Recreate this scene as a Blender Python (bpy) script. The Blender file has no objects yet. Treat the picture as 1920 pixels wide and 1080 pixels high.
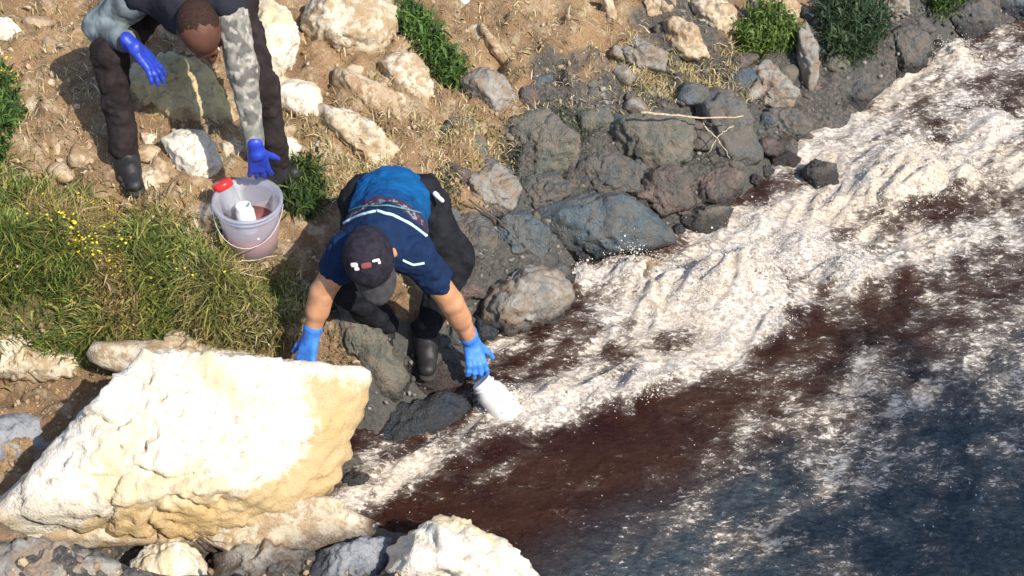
import bpy, bmesh, math, random
import numpy as np
from mathutils import Vector

# ------------------------------------------------------------------ camera, sky, sun
SC = bpy.context.scene
CAM = np.array([0.0, 0.0, 4.2]); PITCH = math.radians(42.0); HF = math.radians(40.0)
FPX = 960 / math.tan(HF / 2)
cd = bpy.data.cameras.new('camera'); cam = bpy.data.objects.new('camera', cd)
SC.collection.objects.link(cam); SC.camera = cam
cam.location = CAM; cam.rotation_euler = (math.pi / 2 - PITCH, 0, 0)
cd.sensor_width = 36; cd.lens = 18 / math.tan(HF / 2); cd.clip_start = 0.05; cd.clip_end = 400
SUNV = np.array([0.66, -0.66, 0.92]); SUNV /= np.linalg.norm(SUNV)
world = bpy.data.worlds.new('World'); SC.world = world; world.use_nodes = True
wn = world.node_tree.nodes; bg = wn['Background']
sky = wn.new('ShaderNodeTexSky'); sky.sky_type = 'NISHITA'; sky.sun_disc = False
sky.sun_elevation = math.asin(SUNV[2]); sky.sun_rotation = math.radians(135)
world.node_tree.links.new(sky.outputs[0], bg.inputs[0]); bg.inputs[1].default_value = 0.148
sd = bpy.data.lights.new('sun', 'SUN'); sun = bpy.data.objects.new('sun', sd)
SC.collection.objects.link(sun); sd.energy = 4.0; sd.angle = math.radians(0.6); sd.color = (1.0, 0.93, 0.82)
sun.rotation_euler = Vector(SUNV).to_track_quat('Z', 'Y').to_euler(); sun.location = (4, -4, 8)
SC.view_settings.view_transform = 'Standard'; SC.view_settings.look = 'None'
SC.view_settings.exposure = 0.62; SC.view_settings.gamma = 1.0; SC.view_settings.use_curve_mapping = False

# ------------------------------------------------------------------ numpy helpers
rng = np.random.default_rng(11); random.seed(5)
FW = np.array([0, math.cos(PITCH), -math.sin(PITCH)]); UPV = np.array([0, math.sin(PITCH), math.cos(PITCH)])
RT = np.array([1.0, 0, 0])
def ray(px, py):
    px = np.asarray(px, float); py = np.asarray(py, float)
    d = FW + ((px - 960) / FPX)[..., None] * RT + ((540 - py) / FPX)[..., None] * UPV
    return d
def P(px, py, z):                                  # point of a sight line at height z
    d = ray(px, py); t = (z - CAM[2]) / d[..., 2]
    return CAM + d * np.asarray(t)[..., None]
def proj(p):
    q = np.asarray(p) - CAM; dep = q @ FW
    return 960 + FPX * (q @ RT) / dep, 540 - FPX * (q @ UPV) / dep
_perm = np.random.default_rng(3).permutation(256); _perm = np.concatenate([_perm, _perm, _perm])
_g = np.random.default_rng(4).normal(size=(256, 3)); _g /= np.linalg.norm(_g, axis=1)[:, None]
def noise(p):
    p = np.asarray(p, float); i = np.floor(p).astype(int); f = p - i; i &= 255
    u = f * f * f * (f * (f * 6 - 15) + 10); out = 0
    for a in (0, 1):
        wa = u[..., 0] if a else 1 - u[..., 0]
        for b in (0, 1):
            wb = u[..., 1] if b else 1 - u[..., 1]
            for c in (0, 1):
                wc = u[..., 2] if c else 1 - u[..., 2]
                h = _perm[_perm[_perm[(i[..., 0] + a)] + (i[..., 1] + b) % 256] + (i[..., 2] + c) % 256]
                g = _g[h]
                out = out + wa * wb * wc * (g[..., 0] * (f[..., 0] - a) + g[..., 1] * (f[..., 1] - b) + g[..., 2] * (f[..., 2] - c))
    return out * 1.5
def n2(x, y, s=1.0, seed=0.0):
    return noise(np.stack([x * s + seed * 7.3, y * s - seed * 3.1, np.full_like(x, seed * 1.7 + .5)], -1))
def fbm2(x, y, s, o=4, seed=0.):
    return sum(n2(x, y, s * 2 ** k, seed + k) * .5 ** k for k in range(o))
def sstep(a, b, x):
    t = np.clip((x - a) / (b - a), 0, 1); return t * t * (3 - 2 * t)
def inpoly(x, y, poly):
    r = np.zeros(np.shape(x), bool); n = len(poly)
    for k in range(n):
        x0, y0 = poly[k]; x1, y1 = poly[(k + 1) % n]
        c = ((y0 > y) != (y1 > y)) & (x < (x1 - x0) * (y - y0) / ((y1 - y0) or 1e-9) + x0)
        r ^= c
    return r
def segdist(x, y, pts):
    best = np.full(np.shape(x), 1e9)
    for (x0, y0), (x1, y1) in zip(pts[:-1], pts[1:]):
        dx, dy = x1 - x0, y1 - y0; L = dx * dx + dy * dy + 1e-12
        t = np.clip(((x - x0) * dx + (y - y0) * dy) / L, 0, 1)
        best = np.minimum(best, np.hypot(x - x0 - t * dx, y - y0 - t * dy))
    return best

# ------------------------------------------------------------------ objects and tags
COL = SC.collection
def link(name, me, parent=None, loc=None):
    o = bpy.data.objects.new(name, me); COL.objects.link(o)
    if loc is not None: o.location = loc
    if parent is not None: o.parent = parent
    return o
def tag(o, label=None, cat=None, group=None, kind=None):
    if label: o['label'] = label
    if cat: o['category'] = cat
    if group: o['group'] = group
    if kind: o['kind'] = kind
    return o
def npmesh(name, V, F, mat=None, smooth=True, attrs=None):
    """V (n,3), F list/array of quads or tris (array) or a pair of arrays"""
    me = bpy.data.meshes.new(name)
    Fs = F if isinstance(F, (list, tuple)) else [F]
    Fs = [np.asarray(f, np.int32) for f in Fs if len(f)]
    V = np.asarray(V, np.float32)
    me.vertices.add(len(V)); me.vertices.foreach_set('co', V.ravel())
    nl = sum(f.size for f in Fs); npoly = sum(len(f) for f in Fs)
    me.loops.add(nl); me.loops.foreach_set('vertex_index', np.concatenate([f.ravel() for f in Fs]))
    me.polygons.add(npoly)
    tot = np.concatenate([np.full(len(f), f.shape[1], np.int32) for f in Fs])
    st = np.concatenate([[0], np.cumsum(tot)[:-1]]).astype(np.int32)
    me.polygons.foreach_set('loop_start', st)
    me.update(calc_edges=True); me.validate()
    me.polygons.foreach_set('use_smooth', np.full(len(me.polygons), smooth, bool))
    for k, v in (attrs or {}).items():
        v = np.asarray(v, np.float32)
        if v.ndim == 1:
            a = me.attributes.new(k, 'FLOAT', 'POINT'); a.data.foreach_set('value', v)
        else:
            a = me.attributes.new(k, 'FLOAT_COLOR', 'POINT')
            if v.shape[1] == 3: v = np.concatenate([v, np.ones((len(v), 1), np.float32)], 1)
            a.data.foreach_set('color', v.ravel())
    if mat: me.materials.append(mat)
    me.update()
    return me

# ------------------------------------------------------------------ materials
class NT:
    def __init__(s, name):
        s.m = bpy.data.materials.new(name); s.m.use_nodes = True; s.t = s.m.node_tree
        s.b = s.t.nodes['Principled BSDF']; s.out = s.t.nodes['Material Output']
        s.geo = s.t.nodes.new('ShaderNodeNewGeometry'); s.tc = s.t.nodes.new('ShaderNodeTexCoord')
    def L(s, a, b): s.t.links.new(a, b)
    def noise(s, scale, detail=4, rough=.6, vec=None, dist=0):
        n = s.t.nodes.new('ShaderNodeTexNoise'); n.inputs['Scale'].default_value = scale
        n.inputs['Detail'].default_value = detail; n.inputs['Roughness'].default_value = rough
        n.inputs['Distortion'].default_value = dist
        s.L(vec or s.geo.outputs['Position'], n.inputs['Vector']); return n.outputs['Fac']
    def vor(s, scale, feat='F1', out='Distance', vec=None):
        n = s.t.nodes.new('ShaderNodeTexVoronoi'); n.feature = feat; n.inputs['Scale'].default_value = scale
        s.L(vec or s.geo.outputs['Position'], n.inputs['Vector']); return n.outputs[out]
    def ramp(s, fac, a, b, lo=0., hi=1.):
        n = s.t.nodes.new('ShaderNodeMapRange'); n.interpolation_type = 'SMOOTHSTEP'
        n.inputs['From Min'].default_value = a; n.inputs['From Max'].default_value = b
        n.inputs['To Min'].default_value = lo; n.inputs['To Max'].default_value = hi
        s.L(fac, n.inputs['Value']); return n.outputs[0]
    def math(s, op, a, b=None):
        n = s.t.nodes.new('ShaderNodeMath'); n.operation = op
        for i, v in enumerate((a, b)):
            if v is None: continue
            if isinstance(v, (int, float)): n.inputs[i].default_value = v
            else: s.L(v, n.inputs[i])
        return n.outputs[0]
    def mix(s, fac, a, b):
        n = s.t.nodes.new('ShaderNodeMix'); n.data_type = 'RGBA'
        if isinstance(fac, (int, float)): n.inputs[0].default_value = fac
        else: s.L(fac, n.inputs[0])
        for i, v in ((6, a), (7, b)):
            if isinstance(v, tuple): n.inputs[i].default_value = (*v, 1)
            else: s.L(v, n.inputs[i])
        return n.outputs[2]
    def attr(s, name, out='Fac'):
        n = s.t.nodes.new('ShaderNodeAttribute'); n.attribute_name = name; return n.outputs[out]
    def bump(s, h, strength=.5, dist=.01, prev=None):
        n = s.t.nodes.new('ShaderNodeBump'); (n.inputs['Strength'].__setattr__('default_value', strength) if isinstance(strength, (int, float)) else s.L(strength, n.inputs['Strength']))
        n.inputs['Distance'].default_value = dist; s.L(h, n.inputs['Height'])
        if prev: s.L(prev, n.inputs['Normal'])
        return n.outputs[0]
    def setc(s, c): s.L(c, s.b.inputs['Base Color'])
    def setr(s, r):
        if isinstance(r, (int, float)): s.b.inputs['Roughness'].default_value = r
        else: s.L(r, s.b.inputs['Roughness'])
    def setn(s, n): s.L(n, s.b.inputs['Normal'])

def rock_mat(name, c1, c2, c3, wet=True, rough=.85, bump=.6, stain=None, scale=1.0, dirt=None, shade_ochre=None):
    n = NT(name)
    a = n.noise(5 * scale, 6, .65, dist=.3); b = n.noise(28 * scale, 5, .7); c = n.noise(110 * scale, 3, .7)
    col = n.mix(n.ramp(a, .38, .62), c1, c2)
    col = n.mix(n.ramp(b, .5, .68), col, c3)
    col = n.mix(n.ramp(c, .56, .72, 0, .55), col, tuple(x * .45 for x in c3))
    if stain:
        s_ = n.noise(3.1 * scale, 4, .6, dist=.6)
        col = n.mix(n.ramp(s_, .5, .62, 0, .8), col, stain)
    if dirt:
        e = n.noise(11, 5, .7, dist=.5); col = n.mix(n.ramp(n.math('ADD', n.math('MULTIPLY', e, .7), n.math('MULTIPLY', b, .3)), .44, .56, 0, .9), col, dirt)
    if shade_ochre:
        col = n.mix(n.ramp(n.math('ADD', n.attr('shade_ochre'), n.math('SUBTRACT', b, .5)), .3, .8, 0, .85), col, shade_ochre)
    rgh = rough
    if wet:
        sep = n.t.nodes.new('ShaderNodeSeparateXYZ'); n.L(n.geo.outputs['Position'], sep.inputs[0])
        wv = n.math('SUBTRACT', n.math('ADD', sep.outputs[2], n.math('MULTIPLY', a, .12)), .0)
        w = n.ramp(wv, .13, .19, 1, 0)
        dk = n.t.nodes.new('ShaderNodeMix'); dk.data_type = 'RGBA'; dk.blend_type = 'MULTIPLY'
        n.L(w, dk.inputs[0]); n.L(col, dk.inputs[6]); dk.inputs[7].default_value = (.3, .3, .33, 1); col = dk.outputs[2]
        rgh = n.ramp(w, 0, 1, rough, .25)
    n.setc(col); n.setr(rgh)
    h = n.math('ADD', n.math('MULTIPLY', b, 1.0), n.math('MULTIPLY', c, .5))
    n.setn(n.bump(h, bump, .02))
    return n.m
M = {}
M['white'] = rock_mat('pale_limestone', (.66, .60, .49), (.78, .73, .64), (.52, .43, .30), stain=(.58, .46, .27), shade_ochre=(.50, .34, .14))
M['cream'] = rock_mat('cream_limestone', (.52, .45, .33), (.64, .57, .45), (.36, .27, .17), dirt=(.36, .25, .14))
M['tan'] = rock_mat('tan_stone', (.42, .32, .21), (.52, .42, .29), (.25, .17, .10), dirt=(.30, .19, .10))
M['yellow'] = rock_mat('lichen_stone', (.56, .46, .27), (.48, .37, .20), (.34, .26, .13), stain=(.42, .37, .16))
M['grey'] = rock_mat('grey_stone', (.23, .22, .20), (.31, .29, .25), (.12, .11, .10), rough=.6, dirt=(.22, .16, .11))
M['wet'] = rock_mat('wet_grey_stone', (.085, .090, .092), (.14, .14, .13), (.035, .035, .038), rough=.38, bump=1., dirt=(.15, .125, .10))
M['blue'] = rock_mat('wet_blue_grey_stone', (.062, .088, .110), (.105, .14, .160), (.026, .04, .055), rough=.33, bump=1., dirt=(.13, .13, .12))
M['moss'] = rock_mat('mossy_wet_stone', (.098, .106, .086), (.15, .15, .125), (.055, .058, .05), rough=.5, bump=1., dirt=(.19, .16, .12))
M['red'] = rock_mat('reddish_wet_stone', (.15, .105, .088), (.20, .145, .12), (.06, .045, .042), rough=.45, bump=1., dirt=(.10, .09, .08))
M['shade'] = rock_mat('shade_painted_stone', (.20, .22, .25), (.28, .29, .31), (.13, .14, .16), rough=.8)  # grey blue of rocks lying in shade, put into the stone colour

def soil():
    n = NT('dry_earth')
    a = n.noise(1.6, 5, .6, dist=.5); b = n.noise(9, 6, .7); c = n.noise(55, 5, .75); d = n.noise(170, 3, .7)
    col = n.mix(n.ramp(a, .36, .62), (.33, .205, .102), (.215, .128, .064))
    col = n.mix(n.ramp(b, .48, .66), col, (.43, .335, .215))
    col = n.mix(n.ramp(c, .50, .66, 0, .85), col, (.17, .105, .06))
    col = n.mix(n.ramp(d, .56, .7, 0, .75), col, (.62, .52, .37))
    damp_shade = n.attr('damp_shade'); g = n.attr('green')
    dm = n.math('ADD', damp_shade, n.math('MULTIPLY', n.math('SUBTRACT', b, .5), .9))
    w = n.ramp(dm, .35, .65)
    wc = n.mix(n.ramp(c, .42, .62), (.045, .043, .042), (.15, .125, .10))
    wc = n.mix(n.ramp(a, .45, .6, 0, .7), wc, (.085, .085, .075))
    col = n.mix(w, col, wc)
    gw = n.ramp(n.math('ADD', g, n.math('MULTIPLY', n.math('SUBTRACT', c, .5), .8)), .4, .6, 0, .8)
    col = n.mix(gw, col, (.12, .11, .045))
    n.setc(col); n.setr(n.ramp(w, 0, 1, .92, .5))
    h = n.math('ADD', b, n.math('ADD', n.math('MULTIPLY', c, .6), n.math('MULTIPLY', d, .25)))
    n.setn(n.bump(h, .8, .03)); return n.m
M['soil'] = soil()

def water():
    n = NT('murky_water')
    # coordinates stretched along the flow
    mp = n.t.nodes.new('ShaderNodeMapping'); mp.inputs['Rotation'].default_value = (0, 0, -math.radians(40))
    mp.inputs['Scale'].default_value = (.62, 1.35, 1); n.L(n.geo.outputs['Position'], mp.inputs[0]); v = mp.outputs[0]
    a = n.noise(14, 6, .72, vec=v, dist=.6); b = n.noise(48, 5, .75, vec=v, dist=.4); c = n.noise(130, 3, .7, vec=v); e = n.noise(2.2, 4, .6, vec=v, dist=.8)
    cell = n.vor(34, vec=v); 
    foam = n.attr('foam'); tint = n.attr('sunlit_silt')
    g2 = n.noise(85, 3, .8, vec=v, dist=1.2)
    f = n.math('ADD', foam, n.math('MULTIPLY', n.math('SUBTRACT', a, .5), .9))
    f = n.math('ADD', f, n.math('MULTIPLY', n.math('SUBTRACT', b, .5), 1.9))
    f = n.math('ADD', f, n.math('MULTIPLY', n.math('SUBTRACT', g2, .5), 1.3))
    f = n.math('ADD', f, n.math('MULTIPLY', n.math('SUBTRACT', cell, .4), -.30))
    mask = n.ramp(f, .40, .80)
    sunlit_silt = n.mix(n.ramp(e, .38, .6), (.038, .012, .011), (.064, .025, .014))
    shade_blue = n.mix(n.ramp(b, .4, .6), (.038, .060, .082), (.092, .120, .140))  # shade and reflected sky put into the water's blue
    base = n.mix(tint, shade_blue, sunlit_silt)
    aer = n.ramp(n.math('ADD', foam, n.math('MULTIPLY', n.math('SUBTRACT', a, .5), .7)), .12, .75, 0, .85)
    base = n.mix(aer, base, n.mix(n.ramp(n.math('ADD', foam, n.math('MULTIPLY', n.math('SUBTRACT', a, .5), .5)), .42, .85), n.mix(n.ramp(a, .4, .6), (.21, .16, .125), (.32, .265, .22)), (.66, .57, .46)))
    fc = n.mix(n.ramp(b, .38, .62), (.42, .35, .29), (.82, .76, .69))
    fc = n.mix(n.ramp(e, .45, .62, 0, .5), fc, (.76, .62, .45))
    n.setc(n.mix(mask, base, fc))
    n.setr(n.math('ADD', n.math('MULTIPLY', mask, .4), n.ramp(aer, 0, .8, .10, .35)))
    n.b.inputs['IOR'].default_value = 1.33
    h = n.math('ADD', n.math('MULTIPLY', a, 1.0), n.math('ADD', n.math('MULTIPLY', b, .6), n.math('MULTIPLY', g2, .35)))
    n.setn(n.bump(h, n.ramp(mask, 0, 1, 1.0, .7), .045)); return n.m
M['water'] = water()

def vcol_mat(name, rough=.7, trans=0.0, bump=None, spec=.3):
    n = NT(name); c = n.attr('col', 'Color'); n.setc(c); n.setr(rough)
    n.b.inputs['Specular IOR Level'].default_value = spec
    if bump: n.setn(n.bump(n.noise(bump[0], 4, .7, vec=n.tc.outputs['Object']), bump[1], bump[2]))
    if trans:
        t = n.t.nodes.new('ShaderNodeBsdfTranslucent'); n.L(c, t.inputs[0])
        mx = n.t.nodes.new('ShaderNodeMixShader'); mx.inputs[0].default_value = trans
        n.L(n.b.outputs[0], mx.inputs[1]); n.L(t.outputs[0], mx.inputs[2]); n.L(mx.outputs[0], n.out.inputs[0])
    return n.m
def flat_mat(name, c, rough=.6, var=.25, scale=30, bump=.2, dist=.004, spec=.4):
    n = NT(name); f = n.noise(scale, 4, .6, vec=n.tc.outputs['Object'])
    n.setc(n.mix(n.ramp(f, .35, .65), tuple(x * (1 - var) for x in c), tuple(min(1, x * (1 + var)) for x in c)))
    n.setr(rough); n.b.inputs['Specular IOR Level'].default_value = spec
    if bump: n.setn(n.bump(n.noise(scale * 3, 3, .6, vec=n.tc.outputs['Object']), bump, dist))
    return n.m
M['blade'] = vcol_mat('leaf_blades', .6, .3)
M['straw'] = vcol_mat('dry_stalks', .8, .1)
M['pebble'] = vcol_mat('pebbles', .85, 0, (60, .4, .004))
M['cloth'] = vcol_mat('cloth', .85, 0, (90, .3, .003), .15)
M['skin_b'] = flat_mat('brown_skin', (.105, .042, .026), .68, .15, 20, .15, .002)
M['skin_l'] = flat_mat('tanned_skin', (.50, .25, .135), .55, .15, 15, .15, .002)
M['glove_v'] = flat_mat('violet_blue_nitrile', (.022, .050, .40), .42, .15, 25, .3, .004)
M['glove_b'] = flat_mat('sky_blue_nitrile', (.05, .20, .62), .38, .15, 25, .3, .004)
M['trouser_b'] = flat_mat('dark_brown_trousers', (.024, .018, .018), .85, .3, 16, .4, .006, .15)
M['trouser_g'] = flat_mat('charcoal_trousers', (.013, .014, .018), .85, .3, 16, .4, .006, .15)
M['boot'] = flat_mat('black_boot_leather', (.018, .017, .018), .55, .3, 20)
M['sole'] = flat_mat('boot_rubber', (.03, .028, .026), .8, .2, 20)
M['cap'] = flat_mat('black_cap_cloth', (.020, .018, .026), .85, .3, 40, .3, .003, .15)
M['hair'] = flat_mat('dark_hair', (.016, .012, .010), .7, .4, 120, .6, .004)
M['whitep'] = flat_mat('white_plastic', (.72, .70, .68), .35, .06, 12, .05, .002)
M['redp'] = flat_mat('red_plastic', (.62, .03, .03), .35, .1, 12, .05, .002)
M['stripe'] = flat_mat('pale_cyan_piping', (.50, .68, .78), .5, .1, 30, .1, .002)
M['patchw'] = flat_mat('white_embroidery', (.75, .70, .70), .7, .1, 60, .2, .002)
M['patchr'] = flat_mat('red_embroidery', (.20, .05, .05), .7, .1, 60, .2, .002)
M['eye'] = flat_mat('eye_white', (.7, .68, .65), .2, .05, 20, 0)
M['iris'] = flat_mat('iris', (.03, .015, .01), .2, .05, 20, 0)
M['liquid'] = flat_mat('pinkish_brown_sample_water', (.30, .10, .085), .12, .15, 8, .1, .002)
M['metal'] = flat_mat('handle_wire', (.5, .5, .5), .35, .1, 12, 0)
M['concrete'] = rock_mat('concrete', (.34, .33, .31), (.40, .39, .36), (.27, .26, .24), wet=False)
M['twigp'] = flat_mat('pale_dry_wood', (.46, .36, .24), .85, .3, 60)
M['twigd'] = flat_mat('dark_wet_wood', (.09, .07, .055), .7, .3, 60)
def translucent_plastic(name, c, alpha):
    n = NT(name); n.b.inputs['Base Color'].default_value = (*c, 1); n.setr(.3)
    tr = n.t.nodes.new('ShaderNodeBsdfTransparent'); tr.inputs[0].default_value = (.93, .93, .96, 1)
    tl = n.t.nodes.new('ShaderNodeBsdfTranslucent'); tl.inputs[0].default_value = (*c, 1)
    m1 = n.t.nodes.new('ShaderNodeMixShader'); m1.inputs[0].default_value = .45
    m2 = n.t.nodes.new('ShaderNodeMixShader'); m2.inputs[0].default_value = alpha
    n.L(n.b.outputs[0], m1.inputs[1]); n.L(tl.outputs[0], m1.inputs[2])
    n.L(m1.outputs[0], m2.inputs[1]); n.L(tr.outputs[0], m2.inputs[2]); n.L(m2.outputs[0], n.out.inputs[0]); return n.m
M['bucket'] = translucent_plastic('milky_bucket_plastic', (.74, .75, .84), .62)
M['clear'] = translucent_plastic('clear_jar_plastic', (.75, .78, .80), .6)

# ------------------------------------------------------------------ terrain height
shore_px = [(1990, 0), (1900, 45), (1780, 88), (1690, 150), (1590, 235), (1500, 285), (1440, 330), (1370, 385), (1300, 435),
            (1210, 480), (1090, 495), (1065, 560), (1050, 600), (930, 628), (905, 690), (850, 728), (760, 770), (700, 830),
            (668, 900), (640, 945), (735, 1000), (880, 1010), (1000, 1085)]
shore = [tuple(P(a, b, 0.)[:2]) for a, b in shore_px]
shore = [(shore[0][0] + 28, shore[0][1] + 29)] + shore + [(shore[-1][0] - .35, shore[-1][1] - .6), (shore[-1][0] - 4, shore[-1][1] - 5), (-44, -46)]
LAND = shore + [(-200, -46), (-200, 200), (shore[0][0], 200)]
def shore_d(x, y):
    d = segdist(x, y, shore); return np.where(inpoly(x, y, LAND), d, -d)
BC = P(270, 880, .1)
def hbase(x, y):
    x = np.asarray(x, float); y = np.asarray(y, float)
    d = shore_d(x, y)
    dl = np.maximum(d, 0); up = .5 * (1 - np.exp(-dl / .8)) + .14 * np.minimum(dl, 6) + .03 * np.maximum(dl - 6, 0)
    dw = np.maximum(-d, 0)
    bed = -.45 * (1 - np.exp(-dw / .35)); far = np.maximum(dw - 7.5, 0)
    bed = bed + .62 * (1 - np.exp(-far / 1.2)) * 2 + .06 * far
    e = np.hypot((x - BC[0]) / 1.12, (y - BC[1] + .12 * (x - BC[0])) / .56)
    up = up * (1 - .86 * sstep(1.3, .85, e))
    return np.where(d > 0, up, bed)
def hit(px, py, lift=0.):
    px = np.asarray(px, float); py = np.asarray(py, float); d = ray(px, py)
    z = np.full(px.shape, .3)
    for _ in range(14):
        p = CAM + d * ((z - CAM[2]) / d[..., 2])[..., None]
        z = .5 * z + .5 * (hbase(p[..., 0], p[..., 1]) + lift)
    return CAM + d * ((z - CAM[2]) / d[..., 2])[..., None]
def axis(lo, hi, step, far_lo, far_hi):
    a = list(np.arange(lo, hi, step)); s = step; x = a[-1]
    while x < far_hi: s *= 1.14; x += s; a.append(x)
    s = step; x = lo; b = []
    while x > far_lo: s *= 1.14; x -= s; b.append(x)
    return np.array(b[::-1] + a)
def grid(xs, ys):
    X, Y = np.meshgrid(xs, ys, indexing='ij'); nx, ny = X.shape
    I = np.arange(nx * ny).reshape(nx, ny)
    F = np.stack([I[:-1, :-1], I[1:, :-1], I[1:, 1:], I[:-1, 1:]], -1).reshape(-1, 4)
    return X.ravel(), Y.ravel(), F
def region(x, y, z, poly, soft=18):                    # 1 inside a traced patch of ground
    u, v = proj(np.stack([x, y, z], -1)); ins = inpoly(u, v, poly); d = segdist(u, v, list(poly) + [poly[0]])
    return sstep(-soft, soft, np.where(ins, d, -d))
GRASS = [(-200, 330), (60, 350), (160, 375), (290, 410), (350, 450), (440, 470), (520, 520), (545, 590), (520, 655), (380, 640), (300, 640), (-200, 640)]
def relief(x, y):
    u = x * .8 - y * .6; w = x * .6 + y * .8
    return .045 * (.6 - np.abs(fbm2(u * .6, w, 4.2, 3, 61)) * 2) + .05 * fbm2(x, y, 1.7, 3, 1) + .030 * (1 - np.abs(n2(x, y, 3.2, 5)) * 2) + .050 * fbm2(x, y, 6, 4, 2) + .018 * (.5 - np.abs(n2(x, y, 13, 8)) * 1.6)
def terrain():
    X, Y, F = grid(axis(-2.9, 3.1, .017, -60, 60), axis(2.7, 7.6, .017, -50, 80))
    Z = hbase(X, Y); d = shore_d(X, Y); near = np.exp(-np.maximum(np.hypot(X, Y - 4.5) - 6, 0) / 4)
    land = sstep(-.05, .15, d)
    Z = Z + land * (relief(X, Y) + .012 * fbm2(X, Y, 30, 3, 9)) * (.4 + .6 * near)
    u, v = proj(np.stack([X, Y, Z], -1))
    w = np.interp(u, [600, 850, 1000, 1300, 1500, 1700, 1950], [.12, .25, .90, .85, .50, .55, .8])
    damp_shade = sstep(1.5, .45, np.maximum(d, 0) / w + .35 * fbm2(X, Y, 2.6, 3, 31))
    damp_shade = np.maximum(damp_shade, region(X, Y, Z, [(-50, 1012), (600, 1012), (760, 1000), (760, 1200), (-50, 1200)]))  # wet-earth colour also paints the shade along the bottom strip
    damp_shade = np.maximum(damp_shade, region(X, Y, Z, [(600, 560), (840, 620), (900, 700), (720, 740)], 30))
    green = region(X, Y, Z, GRASS, 30)
    me = npmesh('ground', np.stack([X, Y, Z], -1), F, M['soil'], attrs={'damp_shade': damp_shade, 'green': green})
    tag(link('ground', me), kind='structure')
terrain()

# ------------------------------------------------------------------ water
def wpx(pts): return [tuple(P(a, b, 0.)[:2]) for a, b in pts]
STROKES = [([(690, 870), (740, 790), (860, 720)], .07, .34),  # traced foam streaks: points, half width (m), strength
    ([(640, 950), (740, 885), (850, 825), (950, 780)], .10, .62), ([(900, 740), (960, 800), (1040, 780)], .08, .45),
    ([(930, 765), (1060, 745), (1180, 730), (1290, 695), (1370, 640)], .13, .58),
    ([(900, 640), (1000, 660), (1080, 630), (1180, 610), (1300, 610)], .15, .46), ([(1080, 700), (1250, 670), (1400, 600)], .12, .25),
    ([(1060, 500), (1130, 530), (1180, 560), (1250, 540), (1400, 530), (1480, 480)], .20, .62),
    ([(1370, 640), (1480, 590), (1600, 530), (1750, 470), (1900, 420)], .14, .36),
    ([(1300, 450), (1400, 420), (1520, 400), (1620, 350), (1720, 320), (1900, 290)], .20, .50),
    ([(1500, 290), (1600, 220), (1700, 150), (1800, 100), (1960, 85)], .22, .50),
    ([(1560, 300), (1700, 240), (1960, 170)], .40, .46),
    ([(1500, 450), (1700, 400), (1960, 350)], .36, .30), ([(1180, 640), (1400, 560)], .12, .25),
    ([(1500, 480), (1620, 490), (1700, 440)], .12, .38),
    ([(800, 920), (950, 870), (1080, 800)], .09, .22),
    ([(1450, 690), (1700, 590), (1940, 540)], .22, .17),
    ([(1500, 820), (1700, 740), (1940, 680)], .26, .29),
    ([(1400, 1000), (1700, 900), (1940, 800)], .45, .24), ([(1050, 900), (1300, 850)], .25, .12)]
DARKS = [([(1090, 675), (1200, 660), (1330, 640)], .05, .22), ([(1560, 430), (1680, 410), (1790, 400)], .08, .30),
         ([(880, 700), (830, 740)], .06, .4), ([(1540, 330), (1530, 345)], .05, .5), ([(1000, 700), (1060, 690)], .05, .2),
         ([(1130, 620), (1260, 590)], .03, .3),
         ([(1000, 860), (1250, 800), (1400, 720), (1500, 640)], .14, .15), ([(1050, 940), (1300, 860)], .25, .10)]
SPL = [  # standing splashes: px, py, radius, height
    (1400, 545, .14, .17), (1330, 560, .13, .12), (1250, 560, .12, .08), (1180, 520, .10, .09), (1710, 350, .18, .13), (1640, 375, .12, .08), (1590, 520, .09, .09),
    (960, 775, .07, .06), (1040, 760, .08, .05), (1120, 750, .07, .05), (1500, 470, .10, .07), (1200, 735, .07, .05), (1090, 530, .06, .06),
    (1790, 120, .12, .07), (1850, 240, .12, .05), (1460, 620, .07, .05), (1800, 340, .1, .06), (1560, 400, .08, .05), (1420, 430, .07, .05)]
def water_fields(X, Y):
    foam = np.zeros_like(X)
    for pts, w, s in STROKES:
        d = segdist(X, Y, wpx(pts)); foam = foam + s * np.exp(-(d / w) ** 2) * (1 - .3 * foam)
    for pts, w, s in DARKS:
        d = segdist(X, Y, wpx(pts)); foam = foam - s * np.exp(-(d / w) ** 2)
    # flow coordinates
    a = X * .69 + Y * .72; b = -X * .72 + Y * .69
    q = lambda s, st, seed: noise(np.stack([a * s / st + seed, b * s - seed * 2, np.full_like(a, seed * .37)], -1))
    warp = q(2.5, 1.5, 3) * .2; b = b + warp * .3; a = a + q(3.1, 1, 8) * .1
    big = q(3, 2, 1); mid = q(9, 2, 5); fin = q(26, 1.6, 11); vf = q(60, 1.3, 17)
    patch = q(6, 2.2, 21) * .34 + q(15, 1.8, 25) * .26
    turb = np.clip(.35 + foam * 1.4, .25, 1.4)
    calm = 1 - .45 * np.clip(foam * 1.5, 0, 1); Z = turb * (.030 * big + .020 * (1 - 2 * np.abs(mid)) + .010 * calm * (1 - 2 * np.abs(fin)) + .004 * calm * vf)
    for px, py, r, h in SPL:
        c = P(px, py, 0.); d = np.hypot((X - c[0]), (Y - c[1]))
        g = np.exp(-(d / r) ** 2) * (1 + .4 * fin + .6 * mid); Z = Z + np.maximum(g, 0) * h; foam = foam + .55 * np.exp(-(d / (r * .9)) ** 2)
    base = foam * .78 + patch * (.25 + .75 * sstep(.0, .25, foam)) + .10
    base = base + .10 * (mid > .22) + .09 * np.clip(fin, 0, 1)
    return Z, base, big
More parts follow.
